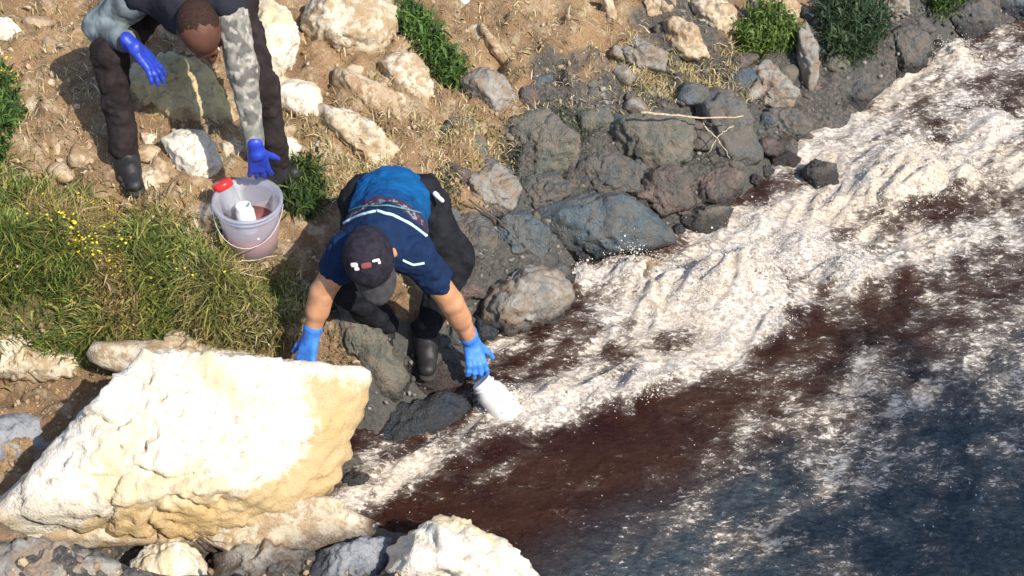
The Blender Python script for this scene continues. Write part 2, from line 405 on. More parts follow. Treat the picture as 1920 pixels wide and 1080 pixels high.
def river():
    X, Y, F = grid(axis(-.75, 3.1, .0095, -60, 60), axis(2.9, 7.5, .0105, -50, 80))
    Z, foam, big = water_fields(X, Y)
    fade = np.exp(-np.maximum(np.hypot(X - 1, Y - 4.5) - 4, 0) / 5); Z *= fade
    u, v = proj(np.stack([X, Y, Z * 0], -1))
    # murky brown near the bank; beyond it, shade and sky reflection painted blue
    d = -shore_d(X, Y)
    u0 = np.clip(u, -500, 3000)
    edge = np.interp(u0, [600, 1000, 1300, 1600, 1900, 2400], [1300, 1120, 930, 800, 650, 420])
    sunlit_silt = sstep(90, -110, v - edge + 60 * big)
    me = npmesh('water', np.stack([X, Y, Z], -1), F, M['water'], attrs={'foam': foam, 'sunlit_silt': sunlit_silt})
    tag(link('river_water', me), kind='structure')
river()

def blobs(name, C, R, mat, colors=None, sub=1, squash=None, rot=True, smooth=True):
    bm = bmesh.new(); bmesh.ops.create_icosphere(bm, subdivisions=sub, radius=1)
    v0 = np.array([v.co[:] for v in bm.verts]); f0 = np.array([[v.index for v in f.verts] for f in bm.faces]); bm.free()
    n = len(C); nv = len(v0)
    S = np.ones((n, 3)) if squash is None else squash
    V = v0[None] * S[:, None, :] * np.asarray(R)[:, None, None]
    V = V * (1 + .25 * rng.normal(size=(n, nv, 1)) * .6)
    if rot:
        ang = rng.uniform(0, 6.28, n); c, s = np.cos(ang)[:, None], np.sin(ang)[:, None]
        V = np.stack([V[..., 0] * c - V[..., 1] * s, V[..., 0] * s + V[..., 1] * c, V[..., 2]], -1)
    V = V + np.asarray(C)[:, None, :]
    F = (f0[None] + (np.arange(n) * nv)[:, None, None]).reshape(-1, 3)
    at = {'col': np.repeat(colors, nv, 0)} if colors is not None else None
    return npmesh(name, V.reshape(-1, 3), F, mat, smooth, at)
def spray():
    C = []; R = []
    for px, py, r, h in SPL:
        c = P(px, py, 0.); n = int(6500 * r * h * 3.2 / .3) + 40
        dx = rng.normal(size=(n, 2)) * r * .62; z = np.abs(rng.normal(size=n)) * h * .75 + h * .55 * np.exp(-(dx ** 2).sum(1) / r ** 2)
        C.append(np.stack([c[0] + dx[:, 0], c[1] + dx[:, 1], z], -1)); R.append(rng.uniform(.0008, .0030, n) * (1 + (rng.random(n) > .96) * 1.2))
    n = 7000                                                      # droplets skipping over the foam
    u = rng.uniform(640, 1960, n); v = rng.uniform(40, 1000, n); p = P(u, v, 0.)
    Z, foam, _ = water_fields(p[:, 0], p[:, 1]); k = (rng.random(n) < np.clip(foam, 0, 1) ** 1.5) & (shore_d(p[:, 0], p[:, 1]) < -.02)
    p = p[k]; p[:, 2] = Z[k] + np.abs(rng.normal(size=len(p))) * .014; C.append(p); R.append(rng.uniform(.001, .0032, len(p)))
    m = flat_mat('white_spray', (.80, .74, .66), .4, .1, 40, 0)
    C = np.concatenate(C); R = np.concatenate(R)
    tag(link('water_spray', blobs('water_spray', C, R, m)), 'cream white droplets thrown up over the foaming brown water', 'spray', kind='stuff')
spray()

# ------------------------------------------------------------------ rocks
ICO = {}
def ico(s):
    if s not in ICO:
        bm = bmesh.new(); bmesh.ops.create_icosphere(bm, subdivisions=s, radius=1)
        ICO[s] = (np.array([v.co[:] for v in bm.verts]), np.array([[v.index for v in f.verts] for f in bm.faces])); bm.free()
    return ICO[s]
def hull_planes(pts):
    bm = bmesh.new()
    for p in pts: bm.verts.new(p)
    bmesh.ops.convex_hull(bm, input=bm.verts[:]); bm.normal_update()
    N = []; D = []
    for f in bm.faces:
        n = np.array(f.normal[:]); d = n @ np.array(f.verts[0].co[:])
        if d < 0: n, d = -n, -d
        N.append(n); D.append(max(d, 1e-4))
    bm.free(); return np.array(N), np.array(D)
def rockmesh(pts, sub, size, seed, soft=45, rough=1.):
    N, D = hull_planes(pts); v, f = ico(sub)
    q = np.maximum(v @ N.T, 1e-4) / D[None]; qm = q.max(1, keepdims=True)
    r = 1 / (qm[:, 0] * ((q / qm) ** soft).sum(1) ** (1 / soft)) * 1.03
    V = v * r[:, None]; s = size; o = seed * 5.17
    k1 = noise(V * (2.2 / s) + o); k2 = noise(V * (5.5 / s) + o + 3); k3 = noise(V * (14 / s) + o + 9); k4 = noise(V * (38 / s) + o)
    fr = max(rough, .8); disp = s * rough * (.075 * k1 + .060 * (.5 - np.abs(k2) * 1.6)) + s * fr * (.022 * (.5 - np.abs(k3) * 1.5) + .010 * k4)
    ck = np.abs(noise(V * (3.1 / s) + o + 20)); ck2 = np.abs(noise(V * (8.5 / s) + o + 31))
    disp -= s * (.035 * np.clip(1 - ck / .07, 0, 1) * (k1 > -.1) + .014 * np.clip(1 - ck2 / .09, 0, 1)); pit = noise(V * (21 / s) + o + 40); disp -= s * .020 * np.clip(pit - .28, 0, .3) / .3
    return V + v * disp[:, None], f
SHADE_OCHRE = [(560, 700), (720, 720), (720, 860), (640, 1020), (300, 1030), (60, 1020), (230, 950), (420, 930), (540, 880), (590, 800)]  # boulder's turned-away side: its golden shade painted into the stone colour
def rock(poly, mat, label, front=.30, back=.45, lift=0., sub=None, tilt=.5, name='rock', cat='rock', rough=1., inner=.6, z=None, group=None, parent=None, seed=None):
    poly = np.array(poly, float); c = poly.mean(0)
    C = hit(c[0], c[1], lift) if z is None else P(c[0], c[1], z)
    v = C - CAM; v /= np.linalg.norm(v); n = -v + np.array([0, 0, tilt]); n /= np.linalg.norm(n)
    d = ray(poly[:, 0], poly[:, 1]); t = ((C - CAM) @ n) / (d @ n); O = CAM + d * t[:, None] - C
    size = float(np.mean(np.linalg.norm(O, axis=1))) * 2
    O = O * (1.10 if mat in ('wet', 'blue', 'moss', 'red') else .985)
    r2 = np.random.default_rng(int(c[0] * 31 + c[1]) if seed is None else seed)
    jit = lambda A, k: A + r2.normal(size=A.shape) * size * k
    Fp = jit(O * inner, .05) + n * size * front; Bp = O * .75 - n * size * back
    Mp = O * .9 + n * size * front * .45
    pts = np.concatenate([O, jit(Mp[::2], .02), Fp[::2], Bp[::2]])
    if sub is None: sub = 5 if size > .22 else 4 if size > .09 else 3
    V, f = rockmesh(pts, sub, size, float(c[0] % 17) if seed is None else 9.9, rough=rough)
    at = None
    if name == 'boulder' and mat == 'white': W_ = V + C; at = {'shade_ochre': region(W_[:, 0], W_[:, 1], W_[:, 2], SHADE_OCHRE, 45)}
    o = link(name, npmesh(name, V, f, M[mat], attrs=at), loc=C); tag(o, label, cat, group); return o

# --- the large boulder and its neighbours, bottom left
rock([(268, 731), (335, 706), (450, 708), (560, 716), (614, 726), (648, 732), (672, 775), (662, 840), (636, 905), (592, 948), (450, 990), (240, 1000), (60, 1000), (-40, 985), (10, 920), (60, 885), (112, 860), (140, 800), (205, 775), (240, 740)],
     'white', 'largest white sunlit boulder, under the kneeling worker\'s outstretched right hand', z=.30, sub=6, front=.17, back=.42, tilt=1.1, inner=.84, rough=.42, seed=11676, name='boulder', cat='boulder')
rock([(-60, 930), (60, 950), (250, 975), (450, 975), (560, 935), (640, 945), (690, 968), (725, 1003), (640, 1024), (400, 1024), (100, 1024), (-60, 1024)], 'cream', 'long low cream ledge along the foot of the largest boulder, reaching the water edge', front=.07, back=.25, z=.13, sub=6, inner=.85, rough=.8)
rock([(-60, 790), (0, 780), (70, 786), (104, 808), (112, 850), (70, 880), (10, 930), (-60, 960)], 'shade', 'rock in painted grey blue shade at the left edge, tucked behind the largest boulder', lift=.0, front=.12)
rock([(-60, 628), (60, 622), (150, 640), (180, 660), (140, 700), (20, 705), (-60, 700)], 'cream', 'pale rock slab at the left edge, between the grass and the grey blue rock', lift=0, front=.1)
rock([(170, 640), (260, 640), (420, 652), (560, 668), (540, 690), (400, 700), (250, 700), (170, 675)], 'cream', 'long pale ledge running along the back of the largest boulder', z=.22, front=.06)
rock([(300, 645), (318, 618), (345, 606), (378, 636), (372, 660), (325, 662)], 'cream', 'small pointed pale stone at the lower edge of the grass', front=.25)
rock([(236, 1110), (246, 1050), (275, 1026), (312, 1016), (352, 1026), (385, 1056), (402, 1110)], 'white', 'rounded white stone at the bottom edge, below the largest boulder', lift=.12, front=.35)
rock([(715, 1130), (722, 1045), (758, 1004), (800, 984), (845, 993), (925, 1003), (972, 1033), (1020, 1085), (1000, 1130)], 'white', 'jagged white rock at the bottom edge beside the dark water', lift=.16, front=.35, z=.12, sub=5, rough=1.5)
rock([(560, 1110), (600, 1035), (680, 1003), (735, 1012), (728, 1110)], 'shade', 'rock in painted shade grey at the bottom edge, left of the jagged white rock', lift=.03, front=.2)
rock([(-60, 1130), (-60, 1040), (40, 1018), (150, 1030), (232, 1050), (240, 1130)], 'grey', 'broad rock in painted brownish shade grey along the bottom edge in the left corner', lift=.0, front=.12, sub=5, rough=1.5)  # bottom-edge shade put into the grey of this rock and the next
rock([(395, 1130), (390, 1040), (450, 1020), (560, 1016), (620, 1040), (625, 1130)], 'grey', 'broad rock in painted shade grey at the bottom edge, right of the round white stone', lift=.0, front=.1, sub=5, rough=1.4)
# --- pale rocks around the standing worker
rock([(470, 12), (505, -4), (538, 18), (556, 70), (552, 120), (534, 150), (505, 160), (480, 145), (466, 90)], 'white', 'tall pale rock with greenish side, right of the standing worker\'s arm', lift=.05, front=.35)
rock([(562, 30), (590, -5), (640, -30), (715, -30), (748, 15), (748, 50), (722, 90), (690, 114), (625, 106), (580, 84), (560, 55)], 'cream', 'big rounded cream boulder at the top, left of the green weeds', lift=.08, front=.32, sub=5, rough=.7, name='boulder', cat='boulder')
rock([(517, 165), (545, 146), (575, 160), (601, 165), (601, 215), (594, 235), (560, 218), (515, 195)], 'white', 'small blocky pale stone below the tall pale rock', lift=.03, front=.35)
rock([(705, 118), (740, 97), (788, 108), (815, 148), (812, 190), (790, 235), (770, 230), (735, 180)], 'cream', 'rough greyish cream rock directly below the big rounded boulder', lift=.02, front=.25)
rock([(630, 128), (690, 145), (735, 175), (755, 235), (738, 246), (700, 225), (650, 190), (620, 160)], 'tan', 'tan rock slanting down below the big rounded boulder', lift=.02, front=.2)
rock([(590, 190), (655, 205), (720, 250), (757, 285), (725, 290), (712, 318), (680, 305), (640, 270), (600, 235)], 'cream', 'long cream rock slanting toward the kneeling worker\'s blue back', lift=.01, front=.2)
rock([(250, 120), (300, 100), (360, 112), (420, 165), (443, 232), (410, 252), (330, 246), (262, 232), (236, 180)], 'yellow', 'broad yellowish lichen covered boulder between the standing worker\'s leg and arm', lift=.02, front=.25, sub=5)
rock([(300, 262), (335, 242), (380, 254), (410, 285), (417, 312), (392, 346), (350, 348), (325, 312)], 'white', 'white angular rock just left of the plastic bucket', lift=.05, front=.35)
rock([(222, 348), (258, 320), (300, 318), (326, 340), (312, 368), (252, 374)], 'cream', 'low cream stone in front of the standing worker\'s boot', lift=.01, front=.25)
rock([(402, 262), (430, 254), (458, 276), (458, 318), (425, 322), (408, 300)], 'cream', 'cream stone behind the red lid of the jar', lift=.02, front=.3)
rock([(526, 256), (552, 258), (567, 275), (553, 300), (541, 318), (528, 300)], 'white', 'small white stone right of the bucket and the gloved hand', lift=.02, front=.3)
rock([(342, 395), (380, 368), (408, 385), (420, 440), (390, 460), (352, 436)], 'cream', 'pale stone half sunk in dry grass left of the bucket', lift=0, front=.2)
rock([(262, 252), (290, 244), (306, 262), (296, 284), (268, 280)], 'cream', 'little cream stone between the boot and the white angular rock', front=.3)
rock([(-40, 36), (15, 36), (42, 58), (36, 76), (-40, 74)], 'white', 'white stone at the left edge near the top corner', lift=.02, front=.3)
rock([(60, 62), (85, 58), (115, 72), (100, 85), (68, 82)], 'tan', 'small tan stone lying in the dirt near the top left corner', front=.25)
rock([(430, 350), (415, 380), (430, 430), (460, 470), (475, 440), (455, 390)], 'cream', 'narrow cream stone pressed against the left side of the bucket', front=.15, lift=-.02)
# --- upper slope
rock([(838, 5), (862, -8), (884, 4), (872, 24), (850, 25)], 'white', 'small white stone at the top edge above the bare slope', front=.3)
rock([(1128, -10), (1146, -10), (1154, 30), (1148, 52), (1136, 46)], 'cream', 'narrow upright cream stone at the top edge', front=.3, lift=.03)
rock([(1190, -20), (1262, -20), (1268, 20), (1240, 42), (1200, 35)], 'tan', 'tan rock at the top edge right of the narrow upright stone', front=.3, lift=.02)
rock([(1243, 42), (1270, 28), (1308, 58), (1328, 104), (1285, 112), (1250, 98)], 'tan', 'leaning tan rock with pale ridge on the upper slope', lift=.04, front=.3)
rock([(1155, 92), (1195, 74), (1250, 98), (1252, 134), (1195, 130), (1165, 112)], 'grey', 'purplish grey rock left of the leaning tan rock', lift=.02, front=.3)
rock([(1286, 10), (1335, -14), (1380, 14), (1384, 58), (1354, 78), (1312, 52)], 'cream', 'pitted cream rock at the top, left of the bright grass tuft', lift=.04, front=.35)
rock([(1392, -20), (1460, -20), (1500, 10), (1490, 40), (1430, 45), (1395, 20)], 'tan', 'flat tan rock at the top edge above the bright grass tuft', lift=.02, front=.2)
rock([(1492, 62), (1512, 38), (1532, 90), (1535, 150), (1518, 176), (1498, 150)], 'grey', 'upright grey rock between the bright tuft and the dark bush', lift=.06, front=.4)
rock([(1405, 128), (1440, 108), (1500, 178), (1480, 200), (1430, 205), (1400, 170)], 'grey', 'wedge shaped grey rock below the bright grass tuft', lift=.03, front=.3)
rock([(1640, -20), (1700, -20), (1706, 25), (1675, 46), (1645, 30)], 'grey', 'olive grey rock at the top edge between the two dark green bushes', lift=.04, front=.35)
rock([(1655, 68), (1700, 50), (1742, 80), (1735, 120), (1690, 135), (1660, 110)], 'wet', 'rounded dark rock at the water edge right of the dark bush', lift=.03, front=.35)
rock([(1765, 30), (1800, 0), (1850, 5), (1862, 50), (1810, 75)], 'wet', 'dark wet rock by the foam in the top right corner', lift=.02, front=.3)
rock([(1862, -10), (1920, -20), (1960, 10), (1920, 36), (1870, 34)], 'blue', 'blue grey wet rock in the top right corner', lift=.02, front=.25)
rock([(862, 152), (898, 124), (945, 143), (968, 182), (935, 216), (885, 204)], 'grey', 'purplish grey rounded rock below the green weeds on the bare slope', lift=.04, front=.35)
rock([(905, 40), (925, 70), (960, 120), (950, 128), (915, 95), (895, 55)], 'tan', 'thin tan rock ridge on the bare slope right of the green weeds', lift=.01, front=.25)
# --- wet slope
rock([(896, 604), (925, 545), (985, 503), (1058, 508), (1078, 556), (1045, 602), (965, 628), (910, 626)], 'grey', 'big rounded grey rock at the water edge right of the kneeling worker', lift=.05, front=.34, sub=5)
rock([(1006, 405), (1075, 372), (1175, 374), (1222, 408), (1254, 450), (1185, 470), (1120, 492), (1055, 470)], 'blue', 'large blue grey wet rock above the white splash', lift=.05, front=.3, sub=5)
rock([(955, 232), (1025, 214), (1082, 258), (1074, 312), (1020, 332), (968, 300)], 'moss', 'greenish wet rock left of the dark crevice on the slope', lift=.02, front=.3)
rock([(1140, 245), (1225, 216), (1290, 226), (1292, 300), (1235, 318), (1160, 296)], 'moss', 'flat faced grey green rock under the pale stick', lift=.04, front=.3)
rock([(1300, 190), (1352, 172), (1398, 205), (1424, 290), (1370, 310), (1304, 262)], 'wet', 'nearly black rock under the right end of the pale stick', lift=0.02, front=.3)
rock([(1200, 330), (1245, 310), (1292, 330), (1296, 385), (1240, 400), (1204, 372)], 'red', 'reddish brown wet rock left of its darker neighbour above the foam', lift=.04, front=.32)
rock([(1296, 330), (1345, 312), (1390, 330), (1385, 370), (1340, 392), (1300, 380)], 'red', 'dark reddish stone between the reddish brown rock and the foam', lift=.02, front=.3)
rock([(1262, 408), (1310, 390), (1372, 392), (1350, 438), (1292, 450)], 'moss', 'green grey stone right at the edge of the foam', lift=.02, front=.3)
rock([(1082, 300), (1130, 285), (1190, 310), (1196, 355), (1130, 368), (1085, 345)], 'wet', 'dark wet stone directly above the large blue grey rock', lift=.02, front=.3)
rock([(985, 335), (1040, 325), (1078, 350), (1060, 372), (1000, 400), (975, 370)], 'wet', 'wet stone in a dark gap left of the large blue grey rock', lift=.02, front=.3)
rock([(875, 325), (935, 305), (975, 345), (965, 395), (905, 400), (870, 365)], 'grey', 'dull grey stone on the slope right of the worker\'s blue shirt', lift=.01, front=.25)
rock([(935, 415), (985, 400), (1030, 440), (1015, 485), (960, 490), (925, 455)], 'blue', 'bluish stone above the big rounded grey rock', lift=.02, front=.3)
rock([(1080, 215), (1140, 200), (1150, 235), (1120, 262), (1086, 250)], 'moss', 'mossy stone left of the flat faced rock', lift=.01, front=.3)
rock([(1430, 210), (1490, 205), (1520, 240), (1480, 272), (1432, 262)], 'wet', 'low dark stone at the water edge below the wedge shaped rock', lift=.02, front=.25)
rock([(1440, 295), (1475, 284), (1500, 298), (1485, 320), (1450, 318)], 'red', 'small rusty red stone at the water edge', lift=.03, front=.3)
rock([(1500, 325), (1530, 300), (1565, 312), (1568, 345), (1530, 356)], 'wet', 'dark stone standing in the foaming water', z=.05, front=.4)
rock([(1560, 160), (1620, 140), (1650, 170), (1610, 205), (1565, 200)], 'wet', 'low black stone in the shadow below the dark bush', lift=.01, front=.3)
rock([(618, 562), (655, 560), (700, 610), (760, 705), (745, 742), (700, 735), (655, 660), (625, 610)], 'moss', 'long olive rock below the kneeling worker\'s cap', lift=.0, front=.2)
rock([(745, 690), (800, 672), (865, 690), (862, 722), (800, 738), (752, 730)], 'red', 'brown pebbly stone at the kneeling worker\'s boot', lift=-.01, front=.15)
rock([(690, 830), (740, 765), (830, 742), (880, 770), (868, 800), (800, 830), (735, 885), (700, 880)], 'blue', 'low dark wet rock between the largest boulder and the white bottle', z=-.03, front=.09, sub=5)
rock([(640, 900), (662, 885), (690, 895), (682, 925), (650, 930)], 'wet', 'black stone wedged under the right end of the largest boulder', z=.02, front=.3)
rock([(1170, 490), (1210, 478), (1245, 500), (1235, 545), (1195, 540)], 'tan', 'tan stone washed over by the foam below the large blue grey rock', z=.05, front=.3)
rock([(525, 565), (552, 548), (568, 590), (562, 640), (535, 640)], 'tan', 'dull brown stone left of the kneeling worker\'s right forearm', lift=.0, front=.25)
rock([(840, 420), (890, 405), (930, 440), (925, 500), (880, 515), (845, 480)], 'wet', 'dark rock beside the kneeling worker\'s left thigh', lift=0, front=.25)
# --- small stones nothing tells apart, wedged all over the wet slope
MARKS = [((1120, 430), 'the large blue grey rock'), ((990, 570), 'the big rounded grey rock'), ((1020, 275), 'the greenish rock by the crevice'), ((1225, 265), 'the flat faced rock under the stick'),
         ((1355, 240), 'the black rock under the stick'), ((1250, 355), 'the reddish brown rock'), ((1310, 420), 'the green grey stone at the foam'), ((1450, 160), 'the wedge shaped rock'),
         ((1590, 80), 'the dark green bush'), ((1430, 85), 'the bright green tuft'), ((1700, 100), 'the rounded dark rock by the foam'), ((1810, 35), 'the dark rocks of the top right corner'),
         ((915, 170), 'the purplish grey rounded rock'), ((920, 360), 'the dull grey stone right of the blue shirt'), ((1520, 110), 'the upright grey rock'), ((650, 30), 'the big rounded cream boulder'),
         ((770, 165), 'the rough greyish cream rock'), ((690, 250), 'the long cream rock'), ((510, 80), 'the tall pale rock'), ((340, 180), 'the lichen covered boulder'), ((355, 295), 'the white angular rock'),
         ((80, 70), 'the small tan stone in the top left'), ((100, 280), 'the trodden earth left of the boot'), ((810, 100), 'the trailing green weeds'), ((1050, 70), 'the bare upper slope'), ((1100, 160), 'the middle of the bare slope'),
         ((1280, 70), 'the leaning tan rock'), ((740, 640), 'the kneeling worker\'s boots'), ((480, 560), 'the dry grass below the bucket'), ((980, 40), 'the top edge of the bare slope')]
def lab_stone(o, px, py, colr, kind):
    q0 = min(MARKS, key=lambda q: (q[0][0] - px) ** 2 + (q[0][1] - py) ** 2); m = q0[1]; dx, dy = px - q0[0][0], py - q0[0][1]
    wy = ('above' if dy < 0 else 'below') if abs(dy) > 18 else ''; wx = ('left of' if dx < 0 else 'right of') if abs(dx) > 18 else ''
    if len(m.split()) > 8: wy = ''
    m = (f'{wy} and {wx} {m}' if wy and wx else f'{wy or wx} {m}' if wy or wx else f'touching {m}'); sz = 'larger' if o.scale[0] > .055 else 'small' if o.scale[0] > .035 else 'tiny'
    tag(o, f'{sz} {colr} {kind} {m}', 'stone', f'{sz} {colr} {kind}s {m}')
def small_stones():
    prot = []
    for k in range(5):
        r3 = np.random.default_rng(50 + k); pts = r3.normal(size=(14, 3)); pts /= np.linalg.norm(pts, axis=1)[:, None]; pts *= np.array([1, .8, .62])
        V, f = rockmesh(pts, 3, 1.8, k + 1.5); prot.append((V, f))
    mats = ['wet', 'grey', 'moss', 'blue', 'red']; me = {}
    n = 0
    while n < 190:
        px, py = rng.uniform(830, 1850), rng.uniform(30, 640); p = hit(px, py); d = float(shore_d(p[0:1], p[1:2])[0])
        if not (.0 < d < .85): continue
        k = int(rng.integers(5)); m = mats[int(rng.integers(5))]
        if (k, m) not in me: me[(k, m)] = npmesh('small_stone', prot[k][0], prot[k][1], M[m])
        o = link('small_stone', me[(k, m)], loc=p + np.array([0, 0, .012])); s = float(.022 + .085 * rng.random() ** 1.8); o.scale = (s, s * float(rng.uniform(.7, 1.1)), s * .9)
        o.rotation_euler = (rng.uniform(-.4, .4), rng.uniform(-.4, .4), rng.uniform(0, 6.3))
        lab_stone(o, px, py, {'wet': 'near black', 'grey': 'dull grey', 'moss': 'greenish', 'blue': 'bluish', 'red': 'rusty'}[m], 'wet stone'); n += 1
    n = 0
    while n < 120:
        px, py = rng.uniform(0, 1500), rng.uniform(0, 650); p = hit(px, py); d = float(shore_d(p[0:1], p[1:2])[0])
        if d < 1.0 or inpoly(np.array([px]), np.array([py]), GRASS)[0]: continue
        k = int(rng.integers(5)); m = ['tan', 'cream', 'tan'][int(rng.integers(3))]
        if (k, m) not in me: me[(k, m)] = npmesh('small_stone', prot[k][0], prot[k][1], M[m])
        o = link('small_stone', me[(k, m)], loc=p + np.array([0, 0, .0])); s = float(.018 + .095 * rng.random() ** 1.7); o.scale = (s, s * float(rng.uniform(.7, 1.1)), s * .8)
        o.rotation_euler = (rng.uniform(-.4, .4), rng.uniform(-.4, .4), rng.uniform(0, 6.3))
        lab_stone(o, px, py, {'tan': 'tan', 'cream': 'cream'}[m], 'dry stone'); n += 1
small_stones()
def hfine(x, y):
    return hbase(x, y) + .0
def gravel():
    n = 10000; u = rng.uniform(-100, 2000, n); v = rng.uniform(-60, 1100, n); p = hit(u, v)
    d = shore_d(p[:, 0], p[:, 1]); k = d > .02; p = p[k]; d = d[k]
    R = .0022 + .013 * rng.random(len(p)) ** 3
    u, v = proj(p); w = np.interp(u, [600, 850, 1000, 1500, 1950], [.2, .3, .9, .7, .8]); wet = sstep(1.2, .7, d / w)[:, None]
    t = rng.random((len(p), 1)); dry = np.array([.24, .15, .08]) * (1 - t) + np.array([.48, .37, .24]) * t
    wt = np.array([.05, .05, .055]) * (1 - t) + np.array([.26, .24, .22]) * t
    p[:, 2] += relief(p[:, 0], p[:, 1]) + .003
    tag(link('gravel', blobs('gravel', p, R, M['pebble'], dry * (1 - wet) + wt * wet, 1, rng.uniform(.6, 1.3, (len(p), 3)), smooth=False)),
        'loose gravel and crumbs of earth scattered over the bank', 'gravel', kind='stuff')
gravel()

# ------------------------------------------------------------------ grass and weeds
def ztrue(x, y):
    return hbase(x, y) + relief(x, y)
def blades(base, length, width, col, lean=.5, dirn=None, curl=.6):
    n = len(base); a = rng.uniform(0, 6.283, n); dx = np.stack([np.cos(a), np.sin(a), np.zeros(n)], -1)
    if dirn is not None: dx = dx + np.asarray(dirn); dx /= np.maximum(np.linalg.norm(dx, axis=1)[:, None], .2)
    le = (rng.random(n) * lean)[:, None]; L = length[:, None]
    up = np.array([0, 0, 1.0])
    m = base + (up * (1 - le * .5) + dx * le) * L * .55
    t = m + (up * (1 - le - curl * rng.random((n, 1))) + dx * (le + .35)) * L * .5
    s = np.stack([-np.sin(a), np.cos(a), np.zeros(n)], -1); s = s + rng.normal(size=s.shape) * .3
    w = width[:, None]
    V = np.stack([base - s * w, base + s * w, m + s * w * .8, m - s * w * .8, t], 1).reshape(-1, 3)
    i = np.arange(n)[:, None] * 5
    return V, [np.concatenate([i, i + 1, i + 2, i + 3], 1), np.concatenate([i + 3, i + 2, i + 4], 1)], np.repeat(col, 5, 0)
def pick(n, cols, wts, jit=.2):
    cols = np.array(cols); k = rng.choice(len(cols), n, p=np.array(wts) / sum(wts)); return cols[k] * (1 + rng.normal(size=(n, 1)) * jit).clip(.4, 1.7)
def scatter(poly, n, soft=0):
    xs = [p[0] for p in poly]; ys = [p[1] for p in poly]
    u = rng.uniform(min(xs), max(xs), n * 3); v = rng.uniform(min(ys), max(ys), n * 3); k = inpoly(u, v, poly)
    u, v = u[k][:n], v[k][:n]; p = hit(u + rng.normal(size=len(u)) * soft, v + rng.normal(size=len(u)) * soft)
    p[:, 2] = ztrue(p[:, 0], p[:, 1]) - .006; return p
def grass():
    p = scatter([(-250, 360), (60, 370), (160, 395), (290, 430), (350, 475), (440, 500), (520, 545), (540, 600), (510, 665), (380, 660), (300, 660), (-250, 655)], 46000, 26)
    w_ = np.stack([rng.uniform(-2.6, -.6, 40000), rng.uniform(3.7, 5.2, 40000)], -1); w_ = np.concatenate([w_, ztrue(w_[:, 0], w_[:, 1])[:, None] - .006], 1)
    uu, vv_ = proj(w_); p = np.concatenate([p, w_[inpoly(uu, vv_, [(-250, 400), (60, 400), (280, 470), (420, 570), (420, 650), (-250, 655)])]])
    u, v = proj(p); cl = fbm2(p[:, 0], p[:, 1], 5, 3, 41); keep = cl + rng.normal(size=len(p)) * .25 > -.8; p = p[keep]; cl = cl[keep]; u = u[keep]; v = v[keep]
    g = pick(len(p), [(.15, .21, .05), (.27, .31, .065), (.08, .12, .04), (.40, .38, .10), (.25, .19, .08)], [4, 3, 3, 1.5, 1], .3)
    y = pick(len(p), [(.40, .29, .12), (.50, .39, .22), (.24, .17, .07), (.33, .27, .07)], [3, 3, 3, 2], .3)
    f = sstep(.0, .6, n2(p[:, 0], p[:, 1], 4.5, 77) + .0022 * (u - 230) - .0016 * (v - 480) + rng.normal(size=len(p)) * .16)[:, None]
    L = rng.uniform(.03, .125, len(p)) * (1 + .6 * cl); V, F, C = blades(p, L, rng.uniform(.0015, .0042, len(p)), g * (1 - f) + y * f, .9, (.2, -.3, 0))
    tag(link('grass', npmesh('grass', V, F, M['blade'], attrs={'col': C})), 'uneven green and yellow grass covering the bank at the left', 'grass', kind='stuff')
    # dry straw
    polys = [([(380, 360), (450, 430), (560, 540), (600, 560), (560, 660), (380, 650), (280, 430)], 3200, .8), ([(540, 290), (650, 290), (700, 330), (620, 400), (560, 420)], 1500, .8),
             ([(780, 230), (900, 220), (980, 280), (900, 340), (820, 350)], 1300, .6), ([(1160, 90), (1420, 100), (1440, 200), (1300, 190), (1180, 190)], 2200, .9),
             ([(620, 100), (860, 20), (1300, 10), (1300, 200), (900, 260), (700, 330)], 1500, .7), ([(-40, 0), (260, 0), (240, 330), (-40, 370)], 900, .7), ([(480, 150), (760, 240), (740, 330), (540, 330)], 1200, .7)]
    polys += [([(-60, -20), (1300, -20), (1300, 190), (860, 300), (560, 420), (-60, 380)], 3200, 1)]
    B = []
    for po, n, l in polys: B.append(scatter(po, n, 8))
    p = np.concatenate(B); C = pick(len(p), [(.50, .40, .22), (.36, .27, .12), (.60, .52, .34), (.28, .24, .09)], [3, 3, 2, 2])
    V, F, C = blades(p, rng.uniform(.02, .085, len(p)), rng.uniform(.001, .0028, len(p)), C, 1.0, (.1, -.2, 0), 1.0)
    tag(link('dry_grass', npmesh('dry_grass', V, F, M['straw'], attrs={'col': C})), 'dry straw coloured grass stalks scattered on the earth slope', 'dry grass', kind='stuff')
    # moss tufts on wet slope
    p = np.concatenate([scatter([(1030, 215), (1110, 215), (1110, 300), (1040, 320)], 900, 8), scatter([(820, 320), (880, 330), (860, 420), (820, 400)], 700, 8),
                        scatter([(900, 200), (1500, 200), (1300, 420), (900, 520)], 2500, 4), scatter([(560, 560), (700, 560), (740, 700), (620, 680)], 900, 8)])
    C = pick(len(p), [(.06, .10, .04), (.09, .11, .06), (.14, .12, .07), (.04, .05, .035)], [3, 3, 2, 3])
    V, F, C = blades(p, rng.uniform(.012, .05, len(p)), rng.uniform(.001, .003, len(p)), C, .9)
    tag(link('moss_grass', npmesh('moss_grass', V, F, M['blade'], attrs={'col': C})), 'short dark mossy grass growing between the wet rocks', 'moss', kind='stuff')
    # yellow flowers
    p = np.concatenate([scatter([(90, 390), (210, 395), (260, 470), (230, 540), (100, 520)], 150, 6), scatter([(-20, 140), (30, 135), (36, 170), (-20, 175)], 60, 4), scatter([(20, 420), (520, 520), (420, 600), (0, 600)], 80, 6)])
    p[:, 2] += rng.uniform(.03, .085, len(p)); col = pick(len(p), [(.75, .58, .03), (.65, .62, .08)], [3, 1], .1)
